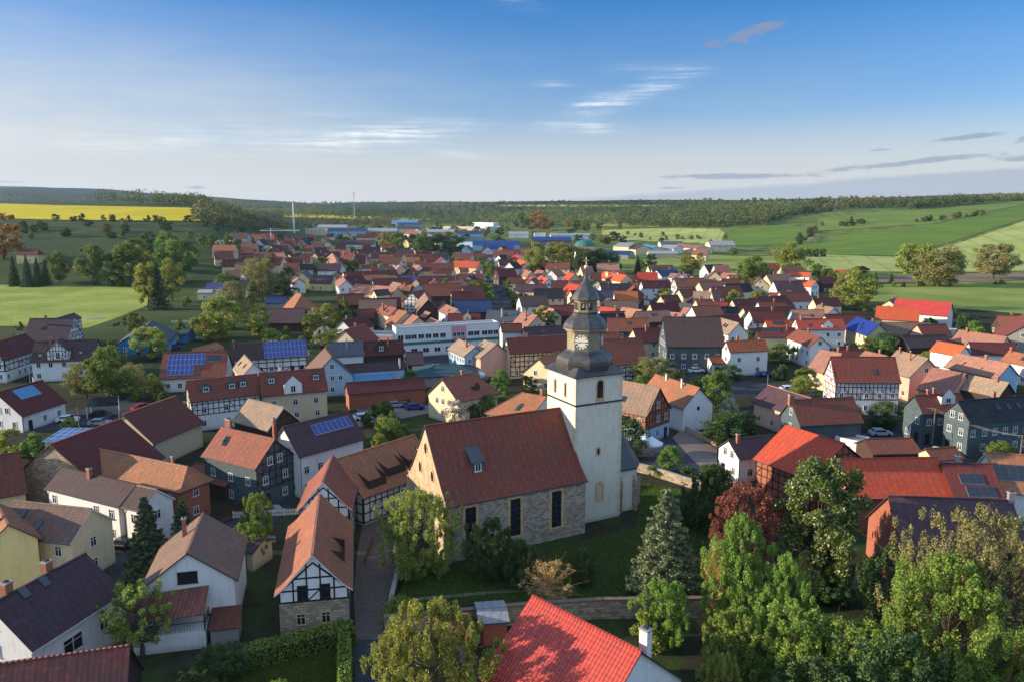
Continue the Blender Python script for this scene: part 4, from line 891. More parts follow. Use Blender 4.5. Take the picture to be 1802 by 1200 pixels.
# ================================================================== CHURCH
def church():
    root, d = H('r','x',747,749,987,716.6,789,892,7.6,49,'stone village church with steep red-brown roof, tall white clock tower and dark spire',kind='church',nw=1,kick=1,ov=.35,gv=.15,name='church')
    root['category'] = 'church'
    hr, hw, L, rz, (cx, cy), ww = d['hr'], d['hw'], d['L'], d['rz'], d['c'], d['ww']
    for o in root.children:
        if o.name.split('.')[0] == 'wall': o.data.materials[0] = MATS['stone_church']; church_wall = o
    R = Matrix.Rotation(-rz, 2); C0 = R @ Vector((10.45-cx, 112.2-cy)); X0, Y0 = C0.x, C0.y; S = 3.9
    m = MB() # gable facing west plastered warm
    prof = [(ww-.05, 7.2), (hw*.70-.1, 9.35), (0, hr-.35), (-hw*.70+.1, 9.35), (-ww+.05, 7.2)]
    xg = L/2-.15
    m.poly([(xg+.03, -ww+.05, -.6), (xg+.03, ww-.05, -.6)]+[(xg+.03, y, z) for y, z in prof], 0)
    m.build('gable_plaster', 'stone_gable', root)
    m = MB()
    for z in (8.0, 12.2):
        w_ = ww-.2 if z < 9 else hw*(hr-z)/(hr-9.4)*.68
        m.box(xg+.03, xg+.16, -w_, w_, z, z+.14)
    for s in (-1, 1): m.box(xg-.3, xg+.12, s*(ww+.02)-.28, s*(ww+.02)+.28, -.5, 7.3)
    m.build('cornice', 'stone_trim', root)
    for y, z in ((-2.2, 10.0), (2.2, 10.0), (0, 13.2)):
        m = MB(); k = 16
        for i in range(k):
            a, b = 2*pi*i/k, 2*pi*(i+1)/k; o_, n_ = 1.18, .9
            m.poly([(xg+.1, y+.55*o_*cos(a), z+.8*o_*sin(a)), (xg+.1, y+.55*o_*cos(b), z+.8*o_*sin(b)), (xg+.1, y+.55*n_*cos(b), z+.8*n_*sin(b)), (xg+.1, y+.55*n_*cos(a), z+.8*n_*sin(a))], 0)
        m.poly([(xg+.07, y+.5*cos(2*pi*i/k), z+.72*sin(2*pi*i/k)) for i in range(k)], 1)
        m.build('window', ['stone_trim', 'glass'], root)
    for s in (.16, .47, .77): # tall nave windows in the front wall
        x = (L/2)*(1-2*s); y = ww
        m = MB(); zb, zt, w_ = 2.0, 6.9, .75
        m.box(x-w_-.4, x-w_, y-.1, y+.07, zb-.2, zt+.35); m.box(x+w_, x+w_+.4, y-.1, y+.07, zb-.2, zt+.35); m.box(x-w_, x+w_, y-.1, y+.07, zt, zt+.35); m.box(x-w_-.5, x+w_+.5, y-.1, y+.14, zb-.45, zb-.2)
        o = m.build('window', 'stone_trim', root)
        m = MB(); m.poly([(x-w_, y+.02, zb-.2), (x+w_, y+.02, zb-.2), (x+w_, y+.02, zt), (x-w_, y+.02, zt)][::-1])
        m.build('pane', 'glass', o)
        m = MB(); m.box(x-.04, x+.04, y+.03, y+.06, zb, zt)
        for i in range(1, 7): m.box(x-w_, x+w_, y+.03, y+.055, zb+(zt-zb)*i/7-.03, zb+(zt-zb)*i/7+.03)
        m.build('glazing_bars', 'metal_dark', o)
    # hooded slate dormer
    X = L/2*(1-2*.27); tt = .60; yf = hw*tt; tp = (hr-9.35)/(hw*.7); zf = hr-tp*yf
    m = MB(); zt = zf+1.55; yb = yf-(1.55+1.35)/tp
    m.poly([(X-.75, yf, zf-.1), (X+.75, yf, zf-.1), (X+.75, yf, zt), (X-.75, yf, zt)])
    for q in (-1, 1): m.poly([(X+q*.75, yf, zf-.1), (X+q*.75, yf, zt), (X+q*.75, yf-1.55/tp, zt)])
    dm = m.build('dormer', 'wall_s', root)
    m = MB(); m.shell([[(X-1.0, yf+.25, zt-.1), (X+1.0, yf+.25, zt-.1), (X+.95, yb, hr-tp*yb+.08), (X-.95, yb, hr-tp*yb+.08)]], .1); m.build('dormer_roof', ['slate_cap', 'slate_cap'], dm)
    window(dm, X, yf, zf+.75, pi/2, .95, 1.25, 'w', False)
    # --- tower
    m = MB(); m.box(X0-S, X0+S, Y0-S, Y0+S, -.6, 21.4); m.build('tower_wall', 'wall_tower', root)
    m = MB()
    for a, b, c, e in ((-S-.1, S+.1, S, S+.1), (-S-.1, S+.1, -S-.1, -S), (-S-.1, -S, -S, S), (S, S+.1, -S, S)): m.box(X0+a, X0+b, Y0+c, Y0+e, 17.3, 17.55)
    m.build('string_course', 'slate_cap', root)
    m = MB()
    for sx in (-1, 1):
        for sy in (-1, 1):
            for i in range(24):
                w_ = .62 if i % 2 else .36; z = .2+i*.88
                if 17.0 < z+.4 < 17.9: continue
                if sx == 1 and sy == 1 and 0: continue
                m.box(X0+sx*(S+.012)-(w_ if sx > 0 else 0), X0+sx*(S+.012)+(0 if sx > 0 else w_), Y0+sy*(S+.012)-(.12 if sy > 0 else 0), Y0+sy*(S+.012)+(0 if sy > 0 else .12), z, z+.84)
                m.box(X0+sx*(S+.016)-(.12 if sx > 0 else 0), X0+sx*(S+.016)+(0 if sx > 0 else .12), Y0+sy*(S-.13)-(.98-w_ if sy > 0 else 0), Y0+sy*(S-.13)+(0 if sy > 0 else .98-w_), z+.004, z+.836)
    m.build('quoins', 'quoin', root)
    m = MB() # choir beyond the tower
    kx = X0-S-2.1; m.lathe([(3.3, -.5), (3.3, 6.6)], 8, kx, Y0-.3, pi/8); m.build('choir_wall', 'wall_tower', root)
    m = MB(); m.lathe([(3.7, 6.4), (3.7, 6.6), (2.2, 9.0), (1.0, 11.2), (0, 11.8)], 8, kx, Y0-.3, pi/8); m.build('choir_roof', 'slate_cap', root)
    m = MB()
    for a in (pi/2-pi/8, pi/2+pi/8, pi+pi/8, pi-pi/8):
        M = Matrix.Translation((kx, Y0-.3, 0)) @ Matrix.Rotation(a, 4, 'Z'); m.box(3.0, 3.8, -.3, .3, -.5, 4.6, 0, M); m.poly([M @ Vector(v) for v in ((3.8, -.3, 4.6), (3.8, .3, 4.6), (3.1, .3, 5.6), (3.1, -.3, 5.6))])
    m.build('buttress', 'stone_church', root)
    # openings (front = +y face, left = +x face)
    def arch(x, y, z, w_, h_, face, deep='glass', nm='window', tr='stone_trim', fr=.22):
        m = MB(); k = 10; pts = [(-w_/2, -h_/2), (w_/2, -h_/2)]+[(w_/2*cos(pi*i/k), h_/2-w_/2+w_/2*sin(pi*i/k)) for i in range(k+1)]
        out = [(-w_/2-fr, -h_/2-fr), (w_/2+fr, -h_/2-fr)]+[((w_/2+fr)*cos(pi*i/k), h_/2-w_/2+(w_/2+fr)*sin(pi*i/k)) for i in range(k+1)]
        def t(u, v, off): return (X0+x+u, Y0+S+off, z+v) if face == 'y' else (X0+S+off, Y0+x-u, z+v)
        n = len(pts)
        for i in range(n):
            j = (i+1) % n
            m.poly([t(*out[i], .05), t(*out[j], .05), t(*pts[j], .05), t(*pts[i], .05)], 0); m.poly([t(*out[i], .05), t(*out[j], .05), t(*out[j], -.05), t(*out[i], -.05)], 0)
            m.poly([t(*pts[i], .05), t(*pts[j], .05), t(*pts[j], .012), t(*pts[i], .012)], 0)
        m.poly([t(u, v, .015) for u, v in pts], 1)
        m.build(nm, [tr, deep], root)
    arch(-.1, 0, 19.4, 1.0, 2.5, 'y'); arch(0, 0, 10.4, .4, .9, 'y'); arch(-.3, 0, 4.4, 1.0, 2.6, 'y', 'wall_h')
    arch(1.2, 0, 19.2, .45, 1.9, 'x'); arch(-1.6, 0, 19.2, .45, 1.9, 'x')
    m = MB()
    for i in (-1, 0, 1): m.box(X0-.1+i*.5-.09, X0-.1+i*.5+.09, Y0+S, Y0+S+.12, 17.62, 18.0)
    m.box(X0-.9, X0+.7, Y0+S, Y0+S+.16, 17.98, 18.1); m.build('sill', 'stone_trim', root)
    # --- curved slate cap
    def lathe8(name, prof, mat): 
        m = MB(); m.lathe([(r/cos(pi/8), z) for r, z in prof], 8, X0, Y0, pi/8); return m.build(name, mat, root)
    m = MB(); q = S+.42
    lv = [(q, 21.35), (q, 21.5), (3.95, 21.72), (3.5, 22.05), (3.0, 22.5)]
    for (a, z0), (b, z1) in zip(lv, lv[1:]):
        for k in range(4):
            c = [(1, -1), (1, 1), (-1, 1), (-1, -1)]; p, n = c[k], c[(k+1) % 4]
            m.poly([(X0+p[0]*a, Y0+p[1]*a, z0), (X0+n[0]*a, Y0+n[1]*a, z0), (X0+n[0]*b, Y0+n[1]*b, z1), (X0+p[0]*b, Y0+p[1]*b, z1)])
    m.poly([(X0-q, Y0-q, 21.35), (X0-q, Y0+q, 21.35), (X0+q, Y0+q, 21.35), (X0+q, Y0-q, 21.35)])
    m.build('tower_skirt', 'cap_slate', root)
    lathe8('bell_roof', [(3.6, 21.8), (3.72, 22.25), (3.82, 22.8), (3.80, 23.2), (3.62, 23.6), (3.28, 23.95), (2.9, 24.2), (2.62, 24.35), (2.5, 24.6)], 'cap_slate')
    lathe8('clock_drum', [(2.4, 24.3), (2.4, 27.3)], 'drum')
    lathe8('drum_cornice', [(2.4, 27.0), (2.62, 27.12), (2.7, 27.35), (2.95, 27.42), (2.95, 27.55)], 'drum')
    lathe8('upper_roof', [(2.95, 27.55), (2.92, 27.85), (2.78, 28.25), (2.5, 28.7), (2.15, 29.05), (1.85, 29.3), (1.66, 29.6), (1.72, 29.8), (1.72, 29.9)], 'cap_slate')
    m = MB()
    for i in range(8):
        a = pi/8+i*pi/4; M = Matrix.Translation((X0, Y0, 0)) @ Matrix.Rotation(a, 4, 'Z'); m.box(1.28, 1.56, -.16, .16, 29.85, 31.5, 0, M)
    m.lathe([(1.62, 31.2), (1.62, 31.55)], 8, X0, Y0, pi/8); m.lathe([(1.66, 29.85), (1.66, 30.15), (1.3, 30.15)], 8, X0, Y0, pi/8)
    m.build('lantern', 'drum', root)
    m = MB(); m.lathe([(.0, 31.15), (.42, 31.1), (.5, 30.7), (.62, 30.35)], 12, X0, Y0); m.build('bell', 'metal_dark', root)
    lathe8('lantern_roof', [(1.5, 31.5), (1.85, 31.5), (1.86, 31.62), (1.76, 31.95), (1.6, 32.35), (1.36, 32.8), (1.02, 33.3), (.68, 33.7), (.42, 34.1), (.26, 34.6), (.17, 35.1), (.08, 35.9)], 'cap_slate')
    m = MB(); m.lathe([(0, 35.75), (.24, 35.85), (.34, 36.1), (.24, 36.35), (0, 36.45)], 12, X0, Y0); m.tube((X0, Y0, 36.3), (X0, Y0, 37.5), .05, .04, 6)
    m.box(X0-.45, X0+.45, Y0-.04, Y0+.04, 37.0, 37.1); m.tube((X0-.1, Y0, 36.9), (X0+.35, Y0, 37.0), .06, .02, 5); m.build('finial', 'gold', root)
    # --- clocks on the diagonal faces
    for k in range(4):
        a = pi/4+k*pi/2; M = Matrix.Translation((X0, Y0, 25.85)) @ Matrix.Rotation(a, 4, 'Z')
        m = MB(); m.box(2.40, 2.44, -.98, .98, -1.3, 1.3, 0, M); m.build('clock_panel', 'clock_green', root)
        m = MB(); n = 32; m.poly([M @ Vector((2.46, -1.06*cos(2*pi*i/n), 1.06*sin(2*pi*i/n))) for i in range(n)], 0)
        for i in range(n):
            p = [(1.06, i), (1.06, i+1), (1.0, i+1), (1.0, i)]; m.poly([M @ Vector((2.475, r*cos(2*pi*j/n), r*sin(2*pi*j/n))) for r, j in p], 1)
        ck = m.build('clock_face', ['clock_white', 'metal_dark'], root)
        m = MB(); ro = ['XII', 'I', 'II', 'III', 'IIII', 'V', 'VI', 'VII', 'VIII', 'IX', 'X', 'XI']
        for i, s in enumerate(ro):
            ang = -2*pi*i/12; RM = M @ Matrix.Rotation(ang, 4, 'X'); wd = {'I': .05, 'V': .09, 'X': .09}; tot = sum(wd[c] for c in s); y = -tot/2
            for c in s:
                w_ = wd[c]; yc = y+w_/2
                def ln(y0, y1): m.beam(RM @ Vector((2.48, y0, .66)), RM @ Vector((2.48, y1, .94)), .045, .012, (M.to_3x3() @ Vector((1, 0, 0))))
                if c == 'I': ln(yc, yc)
                elif c == 'V': ln(yc, yc-.03); ln(yc, yc+.03)
                else: ln(yc-.03, yc+.03); ln(yc+.03, yc-.03)
                y += w_
        m.build('numerals', 'metal_dark', ck)
        m = MB(); nn = M.to_3x3() @ Vector((1, 0, 0))
        for ang, ln_, w_ in ((-radians(97), .80, .06), (-radians(255), .58, .09)):
            e = Vector((2.50, -sin(-ang)*-1*ln_, cos(ang)*ln_)); m.beam(M @ Vector((2.50, 0, 0)), M @ e, w_, .015, nn)
        m.build('clock_hands', 'metal_dark', ck)
plaster('wall_tower', C(212, 204, 184)); plain('quoin', C(205, 190, 160), .9, .15, 3); plain('clock_green', C(96, 104, 84), .8); plain('clock_white', C(214, 206, 190), .6, .03)
def slate_mat(name, col):
    m, N, b = newmat(name); tc = N.node('ShaderNodeTexCoord'); n = N.noise(tc.outputs['Object'], .9, 6, .7)
    uv = N.node('ShaderNodeUVMap').outputs[0]; br = N.node('ShaderNodeTexBrick'); N.l.new(uv, br.inputs['Vector']); br.inputs['Scale'].default_value = 1
    br.inputs['Brick Width'].default_value = .28; br.inputs['Row Height'].default_value = .2; br.inputs['Mortar Size'].default_value = .014
    br.inputs['Color1'].default_value = scl(col, .8); br.inputs['Color2'].default_value = scl(col, 1.15); br.inputs['Mortar'].default_value = scl(col, .5)
    c = N.mix(N.smooth(n, .4, .7, 0, .5), br.outputs[0], C(110, 98, 84)); N.l.new(c, b.inputs['Base Color']); b.inputs['Roughness'].default_value = .38; b.inputs['Specular IOR Level'].default_value = .6
slate_mat('cap_slate', C(58, 58, 60)); plain('drum', C(140, 128, 104), .7, .3, 1.5)
church()

# ================================================================== BARN ROW WEST OF THE LANE, LEAN-TOS, FLAT BUILDINGS
h('c','t',562,866,549,976,621,1036,5.2,46,'half-timbered barn with stone ground floor and sunlit terracotta roof in the lower centre-left',kind='barn',mw=('x',4.1),tf=4.1,tfs='B',cap='s',kick=1,nw=1,
  win=[('B',.34,5.1,1.1,1.7,'d'),('B',.66,5.1,1.1,1.7,'d'),('B',.30,2.2,.95,1.3,'n'),('B',.66,2.2,.95,1.3,'n')],dm=[(.62,.78,3.6,1.1,'s','wall_d','-')],edge='trim_white',tsp=1.5)
h('c','t',583,806,571,838,622,887,5.6,47,'taller barn with terracotta roof and white verge behind the half-timbered stone barn',kind='barn',tf=.4,cap='s',kick=1,nw=1,edge='trim_white',stretch=1.5)
h('c','t',592,807,730,764,632,880,4.2,40,'long half-timbered barn with three shed dormers running up to the church',kind='barn',tf=.3,cap='c',nw=1,win=[('Y',.55,1.6,1.2,1.8,'d')],
  dm=[(.22,.86,3.4,1.3,'s','wall_d','-'),(.5,.74,3.6,1.3,'s','wall_d','-'),(.78,.72,3.6,1.3,'s','wall_d','-')],tsp=1.2)
h('R','w',936,1047,1129,1146,858,1205,4.5,40,'white gabled house with glossy red tiled roof in the bottom centre foreground',kind='house',ch=[(.93,-.25,.4)],cm='trim_white',nw=1,nog=1,cap='R')
h('c','g',765,1083,828,1080,850,1128,2.4,24,'low garage with rusty tiled roof under the churchyard wall',kind='shed',nw=1)
h('f','k',838,1070,892,1066,866,1096,2.6,12,'little shed with pale fibre roof beside the churchyard wall',kind='shed',nw=1)
h('d','h',444,945,464,948,438,972,2.6,20,'narrow woodshed with pale roof along the right wall of the large white gabled house',kind='shed',nw=1)

def on_house_front():
    """lean-to roof, balcony and terrace of the large white gabled house"""
    r = [o for o in bpy.data.objects if o.get('label', '').startswith('large white gabled house')][0]
    w = [o for o in r.children if o.name.split('.')[0] == 'wall'][0]; xs = [v.co.x for v in w.data.vertices]; ys = [v.co.y for v in w.data.vertices]; ww = max(ys)
    Ri = Matrix.Rotation(-r.rotation_euler[2], 2); cl = Ri @ Vector((-r.location.x, -r.location.y)); sB = 1 if cl.x > 0 else -1; xw = max(xs) if sB > 0 else min(xs)
    X = lambda d: xw+sB*d
    y0, y1 = -ww-.9, ww*.42
    q = [(X(0), y0, 4.9), (X(0), y1, 5.3), (X(3.6), y1, 3.9), (X(3.6), y0, 3.5)]
    m = MB(); m.shell([q if sB < 0 else q[::-1]], .08); m.build('lean_to_roof', ['roof_P', 'trim_dark'], r)
    m = MB(); m.box(min(X(0), X(3.3)), max(X(0), X(3.3)), y0+.2, y1-.1, -.6, 1.9); m.build('terrace', 'wall_w', r)
    m = MB(); P0 = [(X(.1), y1-.15), (X(3.2), y1-.15), (X(3.2), y0+.25), (X(.1), y0+.25)]
    for (ax, ay), (bx, by) in zip(P0, P0[1:]):
        a, b = Vector((ax, ay, 1.9)), Vector((bx, by, 1.9)); m.tube(a+Vector((0, 0, 1)), b+Vector((0, 0, 1)), .04, .04, 5); n = int((b-a).length/.28)
        for i in range(n+1): v = a.lerp(b, i/n); m.tube(v, v+Vector((0, 0, 1)), .02, .02, 4, 0, False)
    for x, y in P0[1:3]: m.tube((x, y, 1.9), (x, y, 3.6), .07, .07, 6)
    m.build('railing', 'timber', r)
    q = [(X(0), y1+.2, 2.7), (X(0), ww+.7, 2.7), (X(3.4), ww+.7, 1.9), (X(3.4), y1+.2, 1.9)]
    m = MB(); m.shell([q if sB < 0 else q[::-1]], .1); m.box(min(X(0), X(3.2)), max(X(0), X(3.2)), y1+.35, ww+.5, -.6, 1.85, 2); m.build('annexe_roof', ['roof_m', 'trim_dark', 'wall_g'], r)
on_house_front()

def FB(x1, y1, x2, y2, hgt, depth, wall, roof, label, cat='building', kind='building', wins=None, parapet=.3, z0=None, group=None):
    """flat-roofed block: front top edge from (x1,y1) to (x2,y2)"""
    g = PG((x1+x2)/2, (y1+y2)/2+2); g = PG((x1+x2)/2, (y1+y2)/2+hgt*FPX/g.y); zb = g.z if g.y > 380 else 0.
    a, b = P(x1, y1, zb+hgt), P(x2, y2, zb+hgt)
    d = b-a; L = d.length; rz = atan2(d.y, d.x); c = (a+b)/2+Vector((-sin(rz), cos(rz), 0))*depth/2
    root = empty('building', (c.x, c.y, zb), rz); tag(root, label, cat, group)
    m = MB(); x, y = L/2, depth/2
    for p, q in (((-x, -y), (x, -y)), ((x, -y), (x, y)), ((x, y), (-x, y)), ((-x, y), (-x, -y))):
        l = hypot(q[0]-p[0], q[1]-p[1]); m.poly([(*p, -1), (*q, -1), (*q, hgt), (*p, hgt)], 0, [(0, -1), (l, -1), (l, hgt), (0, hgt)])
    m.build('wall', 'wall_'+wall, root)
    m = MB(); m.poly([(-x+.2, -y+.2, hgt-parapet), (x-.2, -y+.2, hgt-parapet), (x-.2, y-.2, hgt-parapet), (-x+.2, y-.2, hgt-parapet)])
    for bx in ((-x-.06, x+.06, -y-.06, -y+.2), (-x-.06, x+.06, y-.2, y+.06), (-x-.06, -x+.2, -y+.2, y-.2), (x-.2, x+.06, -y+.2, y-.2)): m.box(*bx, hgt-.35, hgt+.08, 1)
    m.build('roof', [roof, 'trim_white'], root)
    FOOT.append((c.x, c.y, rz, x+1, y+1))
    if wins:
        for z, n, w_, h_ in wins:
            for i in range(n): window(root, -x+(i+.5)*L/n, -y, z, -pi/2, w_, h_, 'w', False)
    if not label: ALL.append((root, '%s flat-roofed building' % WALL[wall][0], (x1+x2)/2, (y1+y2)/2))
    return root, x, y
plain('roof_flat', C(150, 148, 146), .9, .2, .3)
root, x, y = FB(697, 577, 877, 567, 9.0, 5, 'w', 'roof_flat', 'long white two-storey hall with one pink bay and green band', 'hall')
m = MB(); m.box(-x+2*x*.53, -x+2*x*.675, -y-.05, -y+.2, 4.6, 8.5); m.build('pink_bay', 'pink', root) if plain('pink', C(206, 140, 144), .9) else 0
m = MB(); m.box(-x, x, -y-.14, -y+.1, 3.7, 4.5); m.build('green_band', 'roofgreen', root) if plain('roofgreen', C(46, 112, 104), .7) else 0
for f in (.04, .11, .165, .235, .305, .375, .445, .56, .6, .64, .72, .78, .86, .92, .97):
    window(root, -x+2*x*f, -y-(.05 if .53 < f < .67 else 0), 6.0, -pi/2, 1.9 if not .53 < f < .67 else 1.3, 1.5, 'w', False)
for i in range(9): window(root, -x+2*x*(i+.5)/9, -y, 1.9, -pi/2, 2.0, 1.5, 'w', False)
FB(636, 589, 697, 590, 3.4, 8, 'p', 'roof_flat', 'low salmon-coloured annexe at the left end of the white hall', 'outbuilding')
FB(1470, 768, 1515, 777, 3., 4, 'w', 'roof_flat', 'small white flat-roofed annexe in front of the teal slate-clad house', 'outbuilding', wins=[(1.4, 1, 1., 1.)])
# far town: flats, halls, works
FB(537, 403, 605, 405, 9, 14, 'c', 'roof_flat', 'cream and salmon apartment block at the far edge of the town', wins=[(2, 9, 1.4, 1.5), (5, 9, 1.4, 1.5), (7.8, 9, 1.4, 1.2)])
h('n','l',578,402,645,402,650,407,8,22,'long pale apartment block with blue roof at the far edge of the town',cs=4,fl=3)
h('m','c',628,412,690,412,690,419,7,36,'apartment house with dark red roof below the blue-roofed block',cs=3.6,fl=2)
h('f','g',648,402,700,402,700,408,7,20,'wide grey hall with pale roof at the far side of town',kind='hall',nw=1)
h('u','w',690,386,735,386,740,390,7,12,'pale commercial hall with blue roof close to the far wood',kind='hall',nw=1)
h('n','l',700,391,742,391,745,395,6,10,'blue-roofed market hall in front of the pale commercial hall',kind='hall',nw=1)
FB(750, 399, 835, 400, 6, 20, 'c', 'roof_flat', 'long low cream works building below the far wood', 'hall'); FB(830, 392, 868, 393, 7, 14, 'w', 'roof_flat', 'white works building in front of the far wood', 'hall')
FB(858, 400, 886, 399, 6, 16, 'w', 'roof_flat', 'white blue-windowed hall right of the works building', 'hall', wins=[(3, 5, 2., 2.)])
h('e','l',800,417,845,418,842,426,6,16,'teal-roofed hall at the left end of the blue works',kind='hall',nw=1)
h('B','l',832,424,915,424,920,431,6,14,'long works hall with bright blue metal roof in the far town',kind='hall',cs=5,skip=0)
h('B','l',850,432,905,432,905,438,5,14,'second lower works hall with blue roof in front of the long blue one',kind='hall',cs=5)
h('B','k',935,417,1005,417,1008,424,6,18,'brick-gabled hall with long blue roof left of the green dome',kind='hall',nw=1)
FB(940, 411, 960, 411, 7, 18, 'w', 'roof_flat', 'white plant building behind the brick-gabled blue hall', 'hall')
h('f','w',968,411,1040,411,1042,415,5,10,'row of low halls with pale sheet roofs behind the green dome',kind='hall',nw=1)
h('n','l',1020,440,1068,440,1070,447,4,12,'low blue-roofed office wing right of the tall poplars',kind='hall',nw=1)
h('B','g',1068,441,1112,442,1112,449,4,12,'low flat building with blue roof and glass front before the dome',kind='hall',cs=4,skip=0)
h('f','c',1090,427,1118,428,1112,435,7,14,'cream hall with pale roof and open gate right of the dome',kind='hall',nw=1); h('p','c',1107,430,1133,432,1133,441,5,22,'open-fronted shed with purple-brown roof attached to the cream hall',kind='hall',nw=1)
h('u','c',1135,430,1158,434,1150,440,5,16,'small hall with light blue roof right of the open-fronted shed',kind='hall',nw=1); h('f','w',1170,431,1195,432,1192,439,5,18,None,kind='hall',nw=1)
h('s','c',1195,429,1240,433,1240,440,5,16,'long low hall with pinkish roof near the cream farm hall',kind='hall',nw=1); h('f','c',1245,424,1290,424,1290,432,6,18,'wide cream farm hall with grey sheet roof at the edge of the fields',kind='hall',cs=5)
for i_, (x0, y0, x1, r_, w_, hh_, t_) in enumerate(((752,404,800,'f','c',5,'long pale works hall below the first row of the far wood'),(806,407,850,'n','l',5,'blue-grey works hall between the white works building and the teal hall'),(742,413,778,'f','w',5,'small white works hall left of the teal-roofed hall'),
        (895,408,930,'f','w',5,'white works hall just right of the brick works chimney'),(700,398,738,'p','c',6,'works hall with purple-brown roof below the blue-roofed market hall'),(942,427,1000,'n','l',4,'low navy-roofed works hall in front of the brick-gabled hall'),(985,434,1016,'B','w',4,'low blue-roofed hall just below the green dome'),
        (905,440,945,'u','l',4,'light blue-roofed hall below the long blue works roof'),(650,408,690,'m','h',6,'long house with dark red roof between the apartment blocks'),(1140,442,1190,'f','h',4,'low pale-roofed hall on the near side of the open-fronted shed'),(1160,425,1200,'g','w',4,'grey-roofed hall behind the row of low works halls'),
        (560,396,612,'f','c',8,'pale apartment block behind the salmon one at the far edge'))):
    h(r_, w_, x0, y0, x1, y0, x1, y0+5, hh_, 14, t_, kind='hall', cs=5)
def dome():
    p = PG(1030, 443); k = 16; r = 19/1402*p.y; root = empty('domed_tank', (p.x, p.y+r, p.z)); tag(root, 'round cream tank with green dome in the far town', 'tank')
    m = MB(); m.lathe([(r*1.0, -1), (r*1.0, r*.42)], 24); m.build('wall', 'wall_c', root)
    m = MB(); m.lathe([(r*cos(t)*.93, r*.42+r*.62*sin(t)) for t in np.linspace(0, pi/2, 9)], 24); m.build('dome', 'roofgreen', root); FOOT.append((p.x, p.y+r, 0, r+2, r+2))
dome()
def mast(x, yb, yt, r, label, name, mat='concrete', head=None):
    p = PG(x, yb); hgt = CAMH+ray(x, yt)[2]/ray(x, yt)[1]*p.y-p.z; root = empty(name, p); tag(root, label, name.replace('_', ' '))
    m = MB(); m.tube((0, 0, -1), (0, 0, hgt), r, r*.65, 10); m.build('shaft', mat, root)
    if head == 'antenna':
        m = MB(); m.lathe([(r, hgt-6), (r*2.4, hgt-5.5), (r*2.4, hgt-5), (r, hgt-4.6)], 10)
        for a in range(3): m.box(r*1.6*cos(a*2.1)-.3, r*1.6*cos(a*2.1)+.3, r*1.6*sin(a*2.1)-.3, r*1.6*sin(a*2.1)+.3, hgt-4.4, hgt-1.6)
        m.build('antenna', 'metal_pale', root)
    elif head == 'band':
        m = MB(); m.lathe([(r*.9, hgt-.8), (r*.95, hgt-.8), (r*.95, hgt), (r*.5, hgt+.1)], 10); m.build('rim', 'metal_dark', root)
    elif head == 'jib':
        m = MB(); m.box(-2, 24, -.4, .4, hgt-2.4, hgt-1.6); m.box(-9, -2, -.5, .5, hgt-2.4, hgt-1.7); m.tube((0, 0, hgt), (20, 0, hgt-1.7), .12, .12, 4); m.tube((0, 0, hgt), (-8, 0, hgt-1.7), .12, .12, 4); m.build('jib', mat, root)
mast(518, 411, 355, 1.3, 'tall slim pale chimney rising above the far left of town', 'chimney_stack', 'trim_white', 'band')
mast(624, 386, 338, .8, 'thin mobile radio mast with antenna head on the skyline', 'radio_mast', 'metal_pale', 'antenna')
mast(478, 436, 402, .5, 'white tower crane with long jib over the far houses', 'tower_crane', 'trim_white', 'jib')
plain('yellow', C(200, 160, 60), .6)
mast(1060, 428, 401, .8, 'yellow crane-like mast beside the green dome', 'works_mast', 'yellow', 'jib'); mast(876, 398, 384, .8, 'short brick works chimney in front of the far wood', 'chimney_stack', 'chimney_brick', 'band')

# ---- filler of the distant housing estate, built in street rows
def estate():
    rnd = random.Random(3)
    rows = [((418, 446), (560, 441)), ((560, 427), (650, 425)), ((540, 434), (655, 433)), ((545, 441), (660, 441)), ((500, 428), (560, 424)), ((455, 437), (540, 434)), ((470, 460), (600, 457)), ((545, 449), (740, 452)), ((600, 461), (800, 458)),
            ((660, 469), (870, 468)), ((370, 460), (470, 470)), ((385, 478), (500, 478)), ((480, 471), (640, 472)), ((730, 438), (800, 437)), ((700, 430), (790, 428)), ((770, 410), (860, 408)), ((730, 420), (795, 420)),
            ((870, 480), (930, 479)), ((870, 462), (930, 466)), ((545, 418), (620, 416)), ((440, 428), (510, 424)), ((905, 508), (985, 506)), ((1000, 490), (1070, 492)), ((1110, 505), (1220, 503)), ((1140, 490), (1180, 489)), ((1215, 497), (1290, 495)),
            ((560, 508), (620, 506)), ((1060, 521), (1180, 524)), ((930, 560), (1010, 562)), ((1205, 555), (1260, 560)), ((1395, 505), (1440, 508)), ((1400, 516), (1430, 518))]
    for (x0, y0), (x1, y1) in rows:
        a = PG(x0, y0+6); b = PG(x1, y1+6); L = (b-a).length; sp = 15.5; n = max(1, int(L/sp))
        for i in range(n):
            if rnd.random() < .08: continue
            p = a.lerp(b, (i+.5)/n)+Vector((rnd.uniform(-2, 2), rnd.uniform(-3, 3), 0)); z = T(p.x, p.y)
            if not free(p.x, p.y, 5.0): continue
            he = rnd.choice((4.2, 4.8, 5.2)); rl = rnd.uniform(7, 12); ang = rnd.choice((rnd.uniform(-.25, .25), rnd.uniform(.9, 1.5), rnd.uniform(.1, .5)))
            hr_ = he+4.2; q = Vector((cos(ang), sin(ang), 0))*rl/2; A_ = p-q; B_ = p+q; nn = Vector((-sin(ang), cos(ang), 0))
            if nn.y > 0: nn = -nn
            E_ = p+nn*4.4
            pa, pb, pe = proj(A_.x, A_.y, z+hr_), proj(B_.x, B_.y, z+hr_), proj(E_.x, E_.y, z+he)
            h(rnd.choice('mmrrrrccospdk'), rnd.choice('wwcchhyl'), *pa, *pb, *pe, he, 43, None, z0=z, ch=[(rnd.uniform(.25, .75), .1, .3)] if rnd.random() < .5 else (), kind='house')
